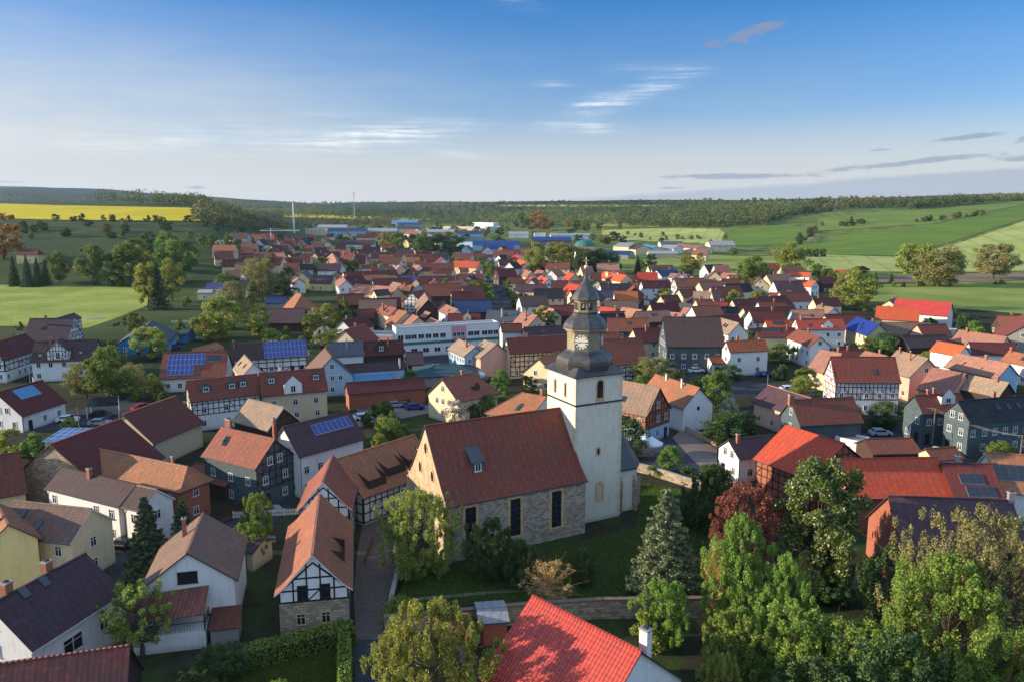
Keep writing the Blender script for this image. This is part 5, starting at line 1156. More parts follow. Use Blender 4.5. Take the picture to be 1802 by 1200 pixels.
def free(x, y, r=1.5):
    for cx, cy, rz, a, b in FOOT:
        dx, dy = x-cx, y-cy
        if abs(dx) > 60 or abs(dy) > 60: continue
        u = dx*cos(rz)+dy*sin(rz); v = -dx*sin(rz)+dy*cos(rz)
        if abs(u) < a+r and abs(v) < b+r: return False
    return True
estate()
def infill():
    """houses, yards' barns and sheds closing the gaps of the old village core"""
    rnd = random.Random(21); n = 0
    zones = [((600, 1420), (490, 575), 420), ((560, 900), (445, 500), 160), ((1010, 1440), (540, 640), 120), ((1480, 1802), (590, 700), 70), ((620, 960), (575, 660), 90), ((390, 560), (432, 490), 160), ((880, 1080), (455, 500), 60)]
    for (x0, x1), (y0, y1), k in zones:
        for _ in range(k):
            px_, py_ = rnd.uniform(x0, x1), rnd.uniform(y0, y1); p = PG(px_, py_)
            if 850 < px_ < 925 and 495 < py_ < 560 or 640 < px_ < 900 and 575 < py_ < 660 or 1090 < px_ < 1400 and 628 < py_: continue
            small = rnd.random() < .4; rl = rnd.uniform(4, 7) if small else rnd.uniform(9, 16); hw_ = 2.6 if small else rnd.uniform(3.9, 5.1); ang = rnd.choice((.12, .2, -.1, .3, 1.4, 1.7, 1.25))+rnd.uniform(-.1, .1)
            q = Vector((cos(ang), sin(ang), 0))
            if not all(free(p.x+q.x*t, p.y+q.y*t, hw_*.55) for t in (-rl*.5, 0, rl*.5)): continue
            z = T(p.x, p.y); he = 2.8 if small else rnd.choice((4.2, 4.8, 5.2)); hr_ = he+hw_*.86; nn = Vector((-q.y, q.x, 0)); nn = -nn if nn.y > 0 else nn
            A_, B_, E_ = p-q*rl/2, p+q*rl/2, p+nn*hw_; n += 1
            h(rnd.choice('mmrrrrrcccsopdkb'), rnd.choice('wwwchhpltd'), *proj(A_.x, A_.y, z+hr_), *proj(B_.x, B_.y, z+hr_), *proj(E_.x, E_.y, z+he), he, 41, None, z0=z, ch=[(rnd.uniform(.2, .8), rnd.uniform(-.3, .3), .3)] if rnd.random() < .45 and not small else (), kind='shed' if small else 'barn' if rnd.random() < .4 else 'house', nw=1 if small else None, cap=rnd.choice('cmrs') if rnd.random() < .3 else 'r')
    print('infill', n)
infill()
# ================================================================== VEGETATION
R_ = np.random.default_rng(5)
def leaves(cent, size, rng, flat=0., aspect=1.0):
    """one small rhombic leaf face per centre"""
    n = len(cent); a = rng.normal(size=(n, 3)); a[:, 2] *= (1-flat); a /= np.linalg.norm(a, axis=1)[:, None]+1e-9
    b = rng.normal(size=(n, 3)); b -= (b*a).sum(1)[:, None]*a; b /= np.linalg.norm(b, axis=1)[:, None]+1e-9
    s = size*rng.uniform(.6, 1.35, n)[:, None]
    V = np.stack([cent-a*s*aspect, cent-b*s*.6, cent+a*s*aspect, cent+b*s*.6], 1).reshape(-1, 3)
    F = np.arange(n*4).reshape(n, 4); uv = np.repeat(rng.random((n, 2)), 4, 0)
    return V, F, uv
def crown_pts(rng, n, H_, R, base, shape, nclump, cr, sparse=.0):
    """leaf centres gathered in clumps through the crown's volume"""
    cs = []; ph = rng.uniform(0, 6)
    while len(cs) < nclump:
        t = rng.random(); 
        if shape == 'round': rad = R*math.sqrt(max(0., 1-(2*t-1)**2))**.8
        elif shape == 'cone': rad = R*(1-t)**.8
        elif shape == 'column': rad = R*min(1, 6*t)*min(1, (1-t)*3.)**.6
        elif shape == 'vase': rad = R*min(1., .35+t*1.1)*min(1, (1-t)*4)**.5
        else: rad = R*math.sqrt(max(0, 1-t*t))
        a = rng.uniform(0, 2*pi); r = rad*rng.uniform(.3, 1.)**.6*(1+.2*math.sin(3*a+t*5+ph)+.13*math.sin(5*a-t*9))
        cs.append((r*cos(a), r*sin(a), base+(H_-base)*t))
    cs = np.array(cs); 
    k = rng.integers(0, nclump, n); w = rng.uniform(.55, 1.25, nclump)*cr
    d = rng.normal(size=(n, 3)); d /= np.linalg.norm(d, axis=1)[:, None]; rr = rng.random(n)**.45
    up = rng.uniform(.8, 1.7, nclump)[k] if sparse else .85
    p = cs[k]+d*(rr*w[k])[:, None]*np.stack([np.full(n, .68 if sparse else 1.)]*2+[np.full(n, 1.)*up], 1)
    return p, cs
def limb_mesh(cs, H_, base, tr, rng, nb=14, twig=False):
    m = MB(); top = base+(H_-base)*.55; segs = 5; pts = [Vector((0, 0, -.3))]
    for i in range(1, segs+1): pts.append(Vector((rng.normal()*.06*H_*.2, rng.normal()*.06*H_*.2, top*i/segs)))
    for i in range(segs): m.tube(pts[i], pts[i+1], tr*(1-.8*i/segs), tr*(1-.8*(i+1)/segs), 7)
    idx = rng.choice(len(cs), min(nb, len(cs)), replace=False)
    for i in idx:
        c = Vector(cs[i]); z0 = min(c.z*.75, top*.95); f = z0/top*segs; k = min(int(max(f, 0)), segs-1); s = pts[k].lerp(pts[k+1], max(f, 0)-k)
        mid = s.lerp(c, .5)+Vector((0, 0, -.04*H_)); r = tr*.32*(1-.4*z0/H_)
        m.tube(s, mid, r, r*.6, 5); m.tube(mid, c, r*.6, r*.18, 4)
        if twig:
            for _ in range(5):
                d = Vector(rng.normal(size=3)*.12*H_); d.z = abs(d.z); q = mid.lerp(c, rng.random()); m.tube(q, q+d, r*.3, r*.06, 3)
    return m
TK = {}
def tree_kind(key, n, H_, R, base, shape, nclump, cr, leaf, mat, tr, extra=None, seed=0, nb=14, twig=False, bark='bark', flat=0.):
    rng = np.random.default_rng(seed+len(TK)*17); p, cs = crown_pts(rng, n, H_, R, base, shape, nclump, cr, 1. if key.startswith('hero') and 'chestnut' not in key else 0.)
    V, F, uv = leaves(p, leaf, rng, flat); mats = [mat]; MI = None
    if extra: # a few faces of another material (blossom)
        mats.append(extra[0]); MI = (rng.random(len(F)) < extra[1]).astype('i')
    c = fastmesh('crown', V, F, mats, uv, MI); t = limb_mesh(cs, H_, base, tr, rng, nb, twig).mesh('trunk', bark)
    TK[key] = (c, t, H_, R)
def spruce_kind(key, H_, R, n, leaf, mat, seed=0, base=.6, pw=.85):
    rng = np.random.default_rng(seed+99); P_ = []; m = MB(); m.tube((0, 0, -.3), (0, 0, H_*.97), .02*H_, .02, 7)
    nl = int(H_*2.2)
    for i in range(nl):
        t = i/nl; z = base+(H_-base)*t; rad = R*(1-t)**pw*rng.uniform(.82, 1.1); k = max(5, int(11*(1-t)+4)); a0 = rng.uniform(0, 6)
        for j in range(k):
            a = a0+2*pi*j/k+rng.normal()*.12; L = rad*rng.uniform(.75, 1.12); q = max(6, int(n/nl/k*(.4+1.3*(1-t)))); s = rng.random(q)**.7; 
            drop = -.30*L*s**1.2+.16*L*s**3
            side = rng.normal(size=q)*.13*L*(1.15-s*.7); x = L*s; P_.append(np.stack([x*cos(a)-side*sin(a), x*sin(a)+side*cos(a), z+drop+rng.normal(size=q)*.07], 1))
            m.tube((0, 0, z), (L*.9*cos(a), L*.9*sin(a), z-.2*L), .03, .01, 3, 0, False)
    p = np.concatenate(P_); V, F, uv = leaves(p, leaf, rng, .55, 1.3); c = fastmesh('crown', V, F, [mat], uv); TK[key] = (c, m.mesh('trunk', 'bark'), H_, R)
# shared kinds (real size in metres), reused for the many middle-distance trees
for i in range(3):
    tree_kind('green%d' % i, 9000, 9, 3.6, 1.6, 'round', 46, 1.15, .19, 'leaf_green', .25, seed=i)
    tree_kind('yellow%d' % i, 9000, 10, 3.6, 1.4, 'round', 50, 1.1, .19, 'leaf_yellow', .25, seed=i+3)
    tree_kind('dark%d' % i, 9000, 10, 3.4, .8, 'round', 46, 1.2, .19, 'leaf_dark', .25, seed=i+6)
    tree_kind('bush%d' % i, 2600, 2.6, 1.9, .2, 'dome', 22, .65, .15, 'leaf_green', .08, seed=i+9, nb=6)
    tree_kind('ybush%d' % i, 2600, 3.2, 1.9, .2, 'dome', 22, .6, .15, 'leaf_yellow', .08, seed=i+12, nb=6)
    tree_kind('dbush%d' % i, 2600, 2.8, 2.0, .2, 'dome', 22, .65, .16, 'leaf_dark', .08, seed=i+15, nb=6)
    tree_kind('olive%d' % i, 13000, 10, 3.9, 1.6, 'round', 90, 1.1, .16, 'leaf_olive', .25, seed=i+18)
    tree_kind('poplar%d' % i, 5200, 11, 1.9, .8, 'column', 46, .75, .2, 'leaf_green', .2, seed=i+21)
tree_kind('blossom0', 3000, 4.5, 2.4, 1.0, 'round', 26, .7, .14, 'leaf_blossom', .12, seed=30); tree_kind('orange0', 6000, 12, 4.6, 1.5, 'round', 50, 1.2, .26, 'leaf_orange', .3, seed=31)
tree_kind('weep0', 5200, 6, 2.6, .3, 'vase', 46, .7, .17, 'leaf_yellow', .15, seed=33)
spruce_kind('spruce0', 12, 3.0, 9000, .16, 'leaf_dark', 1); spruce_kind('spruce1', 11, 3.2, 9000, .17, 'leaf_spruce', 2)
# near trees of their own
tree_kind('hero_churchbush', 40000, 10, 5.2, .6, 'round', 300, .55, .10, 'leaf_yellow', .22, seed=40, nb=50, twig=True)
tree_kind('hero_olive', 50000, 13, 7.5, 1.2, 'round', 500, .5, .09, 'leaf_olive', .35, seed=41, nb=90, twig=True)
tree_kind('hero_lush', 90000, 13, 5.6, .8, 'round', 420, .62, .095, 'leaf_lush', .3, seed=42, nb=60, twig=True)
tree_kind('hero_lush2', 60000, 11, 3.8, .8, 'column', 260, .62, .095, 'leaf_lush', .25, seed=43, nb=60, twig=True)
tree_kind('hero_beech', 42000, 10.5, 4.2, 1.2, 'round', 260, .58, .10, 'leaf_red', .25, seed=44, nb=40)
tree_kind('hero_chestnut', 44000, 13, 4.4, 1.2, 'round', 150, .9, .16, 'leaf_chestnut', .35, extra=('flower_white', .10), seed=45, nb=40)
tree_kind('hero_bottom', 60000, 8, 5.2, .4, 'round', 360, .48, .085, 'leaf_yellow', .25, seed=46, nb=60, twig=True)
tree_kind('hero_bare', 1500, 7.5, 2.8, .4, 'vase', 70, .5, .12, 'leaf_bud', .16, seed=47, nb=70, twig=True, bark='twig')
tree_kind('hero_bare2', 2400, 9, 2.6, 1.5, 'column', 70, .6, .12, 'leaf_yellow', .16, seed=48, nb=70, twig=True, bark='twig')
tree_kind('hero_apple', 6500, 8.4, 3.8, 2.2, 'round', 90, .55, .14, 'leaf_yellow', .28, seed=49, nb=70, twig=True)
tree_kind('hero_dark', 30000, 9, 4.0, .4, 'round', 170, .72, .12, 'leaf_dark', .25, seed=50)
tree_kind('hero_green', 34000, 7, 3.2, .6, 'round', 180, .5, .09, 'leaf_lush', .2, seed=51, twig=True)
spruce_kind('hero_bluespruce', 12.5, 4.4, 70000, .12, 'leaf_bluespruce', 5, .3, .58); spruce_kind('hero_spruce', 12.5, 3.4, 50000, .12, 'leaf_spruce', 6, .4, .75); spruce_kind('hero_spruce2', 9, 2.6, 14000, .12, 'leaf_spruce', 7, .4)
DES = {'green': ('green leafy tree', 'tree'), 'yellow': ('yellow-green spring tree', 'tree'), 'dark': ('dark green tree', 'tree'), 'bush': ('green garden bush', 'bush'), 'ybush': ('yellow-green bush', 'bush'), 'dbush': ('dark green bush', 'bush'),
       'olive': ('pale olive tree', 'tree'), 'poplar': ('narrow upright green tree', 'tree'), 'blossom': ('pale blossoming small tree', 'tree'), 'orange': ('orange-brown budding tree', 'tree'), 'weep': ('fresh yellow willow-like shrub', 'bush'), 'spruce': ('dark spruce', 'tree')}
tn = [0]
def TREE(key, p, hgt, wid=None, label=None, name=None, group=None, rot=None):
    c, t, H_, R = TK[key]; s = hgt/H_; w = s if wid is None else wid/(2*R); tn[0] += 1
    base = key.rstrip('0123456789'); ds, cat = DES.get(base, ('tree', 'tree'))
    nm = name or {'bush': 'bush'}.get(cat, 'spruce_tree' if 'spruce' in key else 'leafy_tree')
    o = empty(nm, p, (tn[0]*2.4) % 6.28 if rot is None else rot); o.scale = (w, w, s)
    for n, me in (('crown', c), ('trunk', t)):
        q = bpy.data.objects.new(n, me); COL.objects.link(q); q.parent = o
    tag(o, None, cat, group)
    if label: o['label'] = label
    else:
        x, y = proj(*p); ALL.append((o, ds, x, y))
    return o
def TP(key, x, yb, hpx, wpx=None, label=None, name=None, group=None):
    p = PG(x, yb); k = math.sqrt(p.y**2+(CAMH-p.z)**2)/FPX
    p.z -= .1
    return TREE(key, p, hpx*k*1.02, wpx*k if wpx else None, label, name, group)
L = TP
# foreground
L('hero_churchbush',742,1012,142,140,'tall yellow-green shrub tree against the sunlit church gable')
L('hero_dark',862,1018,100,92,'dark bushy yew in front of the church wall'); L('hero_dark',915,1030,76,66,'smaller dark yew right of the bushy one, below the church windows'); L('hero_dark',1025,1030,62,44,'slim dark bush alone on the shaded church lawn')
L('hero_bare',968,1068,76,98,'bare orange-twigged shrub behind the red tiled roof'); L('hero_bluespruce',1168,1050,190,132,'broad pale blue spruce on the church lawn','spruce_tree')
L('hero_green',1166,1135,104,88,'round fresh green tree under the churchyard wall'); L('ybush0',1138,1135,54,56,'pale blooming bush beside the round fresh green tree','bush')
L('hero_beech',1306,1020,160,122,'copper beech with red-brown leaves'); L('hero_chestnut',1436,1040,222,128,'big chestnut with white blossom candles')
L('hero_dark',1252,935,110,90,'dark tree left behind the copper beech'); L('hero_dark',1215,925,60,60,'dark bush at the end of the church lawn','bush')
L('hero_lush2',1298,1125,205,104,'tall bright green tree in front of the copper beech'); L('hero_lush2',1375,1150,165,90,'bright green tree right beside the tallest of its group')
L('hero_bare2',1400,1115,132,60,'thin half-bare tree between the chestnut and the bright green trees'); L('hero_bare2',1256,1130,170,50,'slender pale-stemmed tree left in the bright green group')
L('hero_olive',1705,1215,292,262,'huge olive-brown budding tree in front of the purple-brown roof'); L('hero_lush',1650,1270,262,205,'huge fresh green tree in the bottom right foreground')
L('hero_lush',1600,990,85,70,'small bright green tree behind the huge olive-brown one'); L('hero_green',1390,1235,150,150,'bright green shrub mass at the bottom below the thin half-bare tree'); L('hero_green',1500,1265,150,190,'shaded green shrub mass between the two big foreground groups')
L('hero_dark',1560,1090,120,100,'dark tree between the chestnut and the huge olive-brown tree'); L('hero_green',1290,1215,130,110,'green shrub at the foot of the tallest bright green tree'); L('hero_churchbush',1265,1290,130,80,'yellow-green shrub at the bottom edge left of the green masses')
L('hero_dark',1775,1080,120,110,'dark tree under the purple-brown roof at the right edge'); L('hero_churchbush',1800,1300,170,110,'sunlit shrub in the bottom right corner'); L('hero_dark',1450,1050,60,110,'dark bluish shrub below the chestnut','bush')
L('hero_dark',1560,1330,190,190,'dark green shrub at the bottom edge under the huge fresh green tree'); L('hero_dark',1430,1330,150,170,'dark shrub at the bottom edge left of the huge fresh green tree')
L('hero_bottom',762,1290,200,215,'wide yellow-green tree at the bottom edge beside the asphalt lane'); L('hero_bottom',702,1094,44,56,'clipped sunlit bush on the corner of the churchyard wall','bush')
L('hero_apple',250,1152,118,128,'sparse apple tree in front of the balcony of the large white gabled house'); L('hero_spruce',265,1030,158,96,'tall green spruce beside the cream brown-roofed house','spruce_tree'); L('hero_spruce2',325,962,92,62,'smaller spruce behind the tall green one','spruce_tree')
L('hero_green',455,955,84,52,'bright green small tree in front of the shaded street'); L('hero_green',440,985,62,66,'fresh green bush below the bright green small tree','bush'); L('hero_dark',388,1190,50,90,'dark shaded bush at the left end of the long hedge','bush')
L('hero_green',490,1255,50,60,'low bush at the bottom edge behind the hedge','bush'); L('hero_dark',340,1260,70,90,'dark shrub at the bottom edge next to the ribbed terracotta roof')
# middle
for a in (('green0',165,503,66,56),('green1',105,499,52,34),('spruce0',26,504,52,26),('spruce1',50,505,56,26),('spruce0',68,505,52,24),('spruce1',82,503,46,22),('poplar0',212,505,62,30),
 ('dark1',198,505,56,36),('green2',230,505,70,48),('yellow0',252,500,64,44),('green0',318,500,72,56),('green1',300,480,66,54),('green2',238,468,44,40),
 ('spruce1',281,545,82,42),('yellow1',262,545,78,40),('yellow2',303,532,70,42),('orange0',8,458,76,70),('olive0',462,532,78,50),('olive1',450,512,54,44),('olive2',412,578,76,54),('weep0',392,595,70,66),('weep0',365,600,48,46),
 ('weep0',455,590,44,44),('poplar1',446,548,50,22),('yellow1',268,632,54,60),('green0',235,590,38,30),('olive1',152,700,62,64),('green2',198,705,90,74),('olive0',232,690,50,50),
 ('weep0',555,592,46,34),('weep0',578,590,52,36),('weep0',545,596,36,28),('poplar2',607,590,66,20),('blossom0',568,612,34,30),('dark0',620,590,40,40),('green1',590,618,36,44),('yellow0',677,440,30,24),('green0',702,444,32,28),('green1',745,452,40,30),('dark1',732,448,34,30),
 ('dark2',770,450,36,50),('dark0',800,447,30,50),('yellow1',985,482,52,58),('olive0',1012,480,48,50),('yellow2',945,486,54,36),('dark1',1050,486,46,52),('dark2',1072,486,40,40),('dark0',1030,488,44,40),('green2',918,402,26,16),('orange0',950,408,34,34),('dark1',932,404,20,20),
 ('green0',862,496,34,24),('poplar0',895,522,28,14),('green1',957,582,40,40),('spruce0',1122,482,32,18),('dark1',1145,474,26,20),('yellow0',1210,486,36,34),('olive1',1150,674,44,76),('dark2',1193,690,40,34),('green2',1258,718,62,52),('dark0',1285,668,26,38),('dbush0',1262,665,18,24),
 ('dbush1',1376,668,24,30),('green0',1418,682,34,34),('yellow1',1408,700,36,40),('dark1',1107,806,74,52),('dark2',1275,788,64,72),('dark0',1306,775,50,60),('dark1',1250,860,44,44),('blossom0',1282,735,34,30),('green2',1312,518,56,50),('green1',1328,500,46,46),('yellow2',1390,492,60,54),('dark2',1345,508,36,40),
 ('yellow0',1505,545,70,66),('olive2',1480,540,46,36),('yellow1',1615,502,68,70),('olive0',1650,505,72,72),('yellow2',1672,504,58,50),('olive1',1748,492,60,70),('dark0',1558,630,44,54),('green0',1530,625,30,34),('dark2',1553,752,46,54),('dark1',1700,588,34,36),('spruce1',1686,590,40,16),
 ('green1',1758,812,36,46),('yellow0',1690,600,20,24),('spruce0',1358,512,28,14),('spruce1',1540,505,26,16),('spruce0',1568,500,20,12),('green2',860,738,44,34),('blossom0',800,752,46,48),('dark0',835,745,34,30),('green1',690,790,52,44),('ybush1',668,800,34,40),('dark2',722,690,40,26),('ybush0',697,700,18,26),
 ('yellow2',270,700,32,40),('ybush2',20,800,44,56),('bush1',60,802,36,50),('ybush0',122,755,22,26),('green0',1290,452,14,14),('olive2',1232,462,16,16),('poplar1',1090,405,14,10),('green2',815,545,22,20),('dark1',820,560,30,28),('green1',735,492,14,16),('green0',880,690,38,32),('bush0',885,700,20,26),('green2',1175,828,40,44),('bush1',1150,838,18,34),('dbush0',1210,845,22,40),('green0',1130,690,30,36),('bush2',1205,700,16,24),('green1',1225,690,28,26),('dark0',1180,735,30,26),('dark0',640,515,20,30),
 ('green1',700,470,18,24),('olive0',660,478,20,26),('orange0',725,470,20,30),('poplar2',845,478,26,12),('dark1',500,520,30,40),('green2',620,480,20,24),('olive1',560,478,18,22),('dark2',470,478,26,30),('green0',560,462,12,14),('yellow0',545,447,12,16),('bush2',960,700,14,16),('dark1',930,690,30,26),
 ('green2',460,445,12,16),('yellow1',505,455,14,16),('dark0',690,460,24,30),('green1',400,515,34,34),('ybush1',480,600,20,26),('bush1',505,610,18,28),('blossom0',478,622,22,26),('bush0',530,610,16,20),('bush1',330,540,16,20),('blossom0',535,630,18,18)): L(*a)
for x, w in ((1400, 8), (1412, 9), (1424, 9), (1436, 9), (1448, 9)): L('dark%d' % (int(x/12) % 3), x, 453, 14, w+4, None, 'leafy_tree', 'dark hedge trees below the cereal field')
# hedge bushes on the slopes and field edges, garden fill inside the village
rr = random.Random(11)
def band(n, f, kinds, h0, h1, grp):
    for _ in range(n):
        x, y = f(rr.random()); k = rr.choice(kinds); p = PG(x, y)
        if p.y > 4000 or not free(p.x, p.y, .5): continue
        p.z -= .2; hh = rr.uniform(h0, h1); TREE(k, p, hh, hh*rr.uniform(.9, 1.3), None, None, grp)
ln = lambda x0, y0, x1, y1, j: (lambda t: (x0+(x1-x0)*t, y0+(y1-y0)*t+rr.uniform(-j, j)))
band(22, ln(40, 412, 440, 402, 12), ['dark0', 'olive1', 'dbush1', 'dark2', 'green1'], 4, 8, 'scattered trees on the left slope')
band(12, ln(60, 389, 350, 391, 1), ['dbush0', 'dark1', 'dbush2'], 3, 6, 'bushes below the yellow field'); band(14, ln(250, 440, 420, 425, 12), ['dark0', 'blossom0', 'bush1', 'green2'], 4, 8, 'trees on the left slope above the estate')
band(12, ln(1405, 428, 1450, 400, 5), ['dark0', 'dbush1', 'olive1'], 4, 8, 'hedge between the right fields'); band(8, ln(1480, 398, 1520, 392, 3), ['dark1', 'dbush0'], 4, 8, 'small copse on the right field')
band(16, ln(1610, 393, 1735, 379, 2), ['dark2', 'olive0', 'dbush1'], 4, 7, 'hedge line high on the right hill'); band(8, ln(1410, 420, 1440, 430, 3), ['blossom0', 'bush0', 'ybush1'], 3, 5, 'blossoming hedge end')
band(16, ln(1090, 418, 1280, 428, 6), ['bush0', 'dbush2', 'dark0', 'olive2'], 3, 7, 'bushes on the wide pale field'); band(18, ln(900, 398, 1060, 404, 6), ['dark0', 'green1', 'olive1', 'orange0'], 8, 13, 'trees between the works and the far wood')
band(26, ln(380, 455, 860, 470, 16), ['green0', 'dark1', 'olive1', 'bush2', 'poplar2'], 5, 9, 'garden trees of the far estate'); band(18, ln(540, 408, 900, 404, 8), ['dark0', 'green2', 'olive0', 'dark1'], 8, 12, 'trees around the far works')
band(20, ln(420, 430, 680, 430, 10), ['green0', 'dark1', 'bush2'], 4, 8, 'garden trees of the upper estate')
band(14, ln(330, 520, 620, 500, 14), ['green0', 'dark1', 'olive1', 'ybush2'], 3, 7, 'garden trees behind the purple-roofed barn'); band(14, ln(240, 570, 560, 600, 16), ['bush0', 'dark1', 'bush2', 'ybush0'], 2, 4.5, 'garden bushes left of the middle')
band(16, ln(180, 660, 290, 700, 30), ['bush0', 'ybush1', 'dbush2', 'bush1'], 1.5, 3.5, 'garden bushes by the blue bungalow'); band(12, ln(640, 720, 720, 790, 20), ['bush0', 'ybush1', 'dbush2'], 2, 4, 'bushes behind the three-dormer barn')
band(12, ln(600, 715, 760, 700, 10), ['bush0', 'blossom0', 'dbush2'], 2, 4, 'bushes along the long brick barn'); band(14, ln(870, 520, 1440, 520, 30), ['bush0', 'green1', 'dbush2'], 3, 6, 'garden trees right of the spire')
band(16, ln(1480, 560, 1800, 620, 40), ['bush0', 'green1', 'dbush2', 'dark1'], 2.5, 5, 'garden bushes on the right'); band(10, ln(1400, 740, 1700, 760, 20), ['bush0', 'dbush2'], 1.5, 3, 'bushes near the slate-clad gables')
band(12, ln(1290, 500, 1540, 500, 12), ['green0', 'dark1', 'bush2', 'olive2'], 4, 8, 'garden trees at the right meadow'); band(14, ln(0, 600, 240, 640, 40), ['dbush0', 'bush2', 'dark2'], 2, 5, 'bushes by the half-timbered houses on the left')
band(10, ln(1560, 505, 1800, 498, 3), ['bush0', 'dbush1', 'ybush2'], 1.5, 3, 'low bushes along the earth strip')
band(34, ln(600, 412, 1100, 432, 12), ['dark0', 'green2', 'olive0', 'dark1', 'green0'], 7, 12, 'trees among the far works')
band(46, ln(560, 500, 1440, 520, 45), ['green0', 'yellow1', 'dark1', 'bush2', 'ybush0', 'poplar1', 'blossom0', 'green1'], 3.5, 7.5, 'garden trees of the village core')
band(26, ln(400, 470, 700, 480, 22), ['green0', 'yellow2', 'dark2', 'olive1', 'poplar2'], 4.5, 9, 'garden trees behind the estate')
band(24, ln(1050, 580, 1780, 640, 40), ['green0', 'bush1', 'dark0', 'yellow0', 'ybush2'], 2.5, 6, 'garden trees between the inn and the villa')
def forest(name, label, poly_top, poly_bot, n, seed, hh=(9, 14), mat='leaf_forest', leaf=1.0):
    rng = np.random.default_rng(seed); rnd = random.Random(seed); C_ = []; S_ = []
    x0, x1 = poly_top[0][0], poly_top[-1][0]
    for _ in range(n):
        x = rnd.uniform(x0, x1); yt = np.interp(x, *zip(*poly_top)); yb = np.interp(x, *zip(*poly_bot)); y = rnd.uniform(yt, yb); p = PG(x, y)
        if p.y > 7000: continue
        C_.append(p); S_.append(rnd.uniform(*hh)*(1+p.y/12000))
    k = 60; C0 = np.array([tuple(c) for c in C_]); S = np.array(S_); S = S*(1+.3*np.sin(C0[:, 0]*.02+seed)*np.sin(C0[:, 1]*.009)); m = len(C0); d = rng.normal(size=(m, k, 3)); d /= np.linalg.norm(d, axis=2)[:, :, None]
    q = d*(rng.random((m, k))**.3)[:, :, None]; cen = C0[:, None, :]+q*np.stack([S*.40, S*.40, S*.46], 1)[:, None, :]; cen[:, :, 2] += (S*.52)[:, None]
    V, F, uv = leaves(cen.reshape(-1, 3), leaf, rng); 
    g = .5+.28*np.sin(C0[:, 0]*.013+C0[:, 1]*.004+seed)+.22*np.sin(C0[:, 0]*.005-C0[:, 1]*.011+2*seed); tone = np.repeat(np.clip(g*.75+.35*(rng.random(m)-.3), 0, 1), k*4); uv[:, 0] = .25*uv[:, 0]+.75*tone
    o = bpy.data.objects.new(name, fastmesh(name, V, F, [mat], uv)); COL.objects.link(o); tag(o, label, 'forest', kind='stuff')
forest('forest', 'long mixed wood across the far side of the town', [(500, 368), (620, 361), (900, 364), (1000, 366), (1340, 363), (1420, 372)], [(500, 383), (560, 384), (690, 388), (720, 394), (935, 400), (1060, 397), (1130, 401), (1240, 402), (1340, 397), (1420, 376)], 2300, 1)
forest('forest', 'dark grove at the right end of the yellow field', [(345, 372), (400, 366), (470, 368), (505, 376)], [(345, 392), (400, 402), (470, 412), (520, 412)], 420, 2, (8, 12))
forest('forest', 'dark wood band behind the yellow field', [(-60, 350), (200, 354), (350, 358), (500, 362)], [(-60, 357), (200, 360), (350, 364), (500, 368)], 800, 3, (12, 18), 'leaf_forest')
forest('forest', 'row of wood along the top of the right hill', [(1600, 366), (1700, 356), (1860, 341)], [(1600, 370), (1700, 362), (1860, 350)], 330, 4, (9, 13))
forest('forest', 'strip of wood at the end of the right fields', [(1330, 368), (1500, 366), (1600, 364)], [(1330, 384), (1420, 378), (1500, 369), (1600, 366)], 200, 5, (8, 12))
forest('forest', 'dark scrub band below the thin yellow strip', [(520, 388), (700, 392)], [(520, 400), (700, 398)], 260, 6, (7, 10))
forest('forest', 'distant wooded ridges along the horizon', [(-60, 340), (350, 353), (540, 358.5), (900, 359), (1500, 356), (1860, 348)], [(-60, 348), (350, 358), (540, 361), (900, 361), (1500, 361), (1860, 352)], 900, 7, (6, 10), leaf=1.6)

forest('forest', 'taller front edge of the far wood above the wide pale field', [(1090, 386), (1240, 384), (1350, 382)], [(1090, 402), (1240, 403), (1350, 398)], 240, 9, (14, 19), leaf=1.1)
# hedges
def hedge(p0, p1, wd, hg, label, seed):
    rng = np.random.default_rng(seed); d = p1-p0; Ln = d.length; rz = atan2(d.y, d.x); n = int(Ln*wd*hg*60)+int(Ln*260)
    x = rng.uniform(-Ln/2, Ln/2, n); f = rng.integers(0, 3, n); y = np.where(f == 0, rng.uniform(-wd/2, wd/2, n), np.where(f == 1, -wd/2, wd/2))+rng.normal(size=n)*.07; z = np.where(f == 0, hg, rng.uniform(0, hg, n))+rng.normal(size=n)*.08+.08*np.sin(x*1.7)
    V, F, uv = leaves(np.stack([x, y, z], 1), .11, rng); root = empty('hedge', ((p0.x+p1.x)/2, (p0.y+p1.y)/2, 0), rz); tag(root, label, 'hedge')
    o = bpy.data.objects.new('foliage', fastmesh('foliage', V, F, ['leaf_lush'], uv)); COL.objects.link(o); o.parent = root
    m = MB(); m.box(-Ln/2+.1, Ln/2-.1, -wd/2+.12, wd/2-.12, -.3, hg-.14); m.build('branches', 'hedge_core', root)
plain('hedge_core', C(34, 42, 22), 1, .3, 3)
hedge(P(395, 1165, 1.0), P(622, 1108, 1.0), 2.0, 1.9, 'long clipped hedge in front of the half-timbered stone barn', 1); hedge(P(606, 1122, 1.0), P(606, 1240, 1.0), 1.1, 1.7, 'short hedge running to the bottom edge beside the dark lane', 2)
hedge(P(262, 738, .8), P(330, 712, .8), 1.6, 1.6, 'garden hedge in front of the low solar-roofed house', 3)
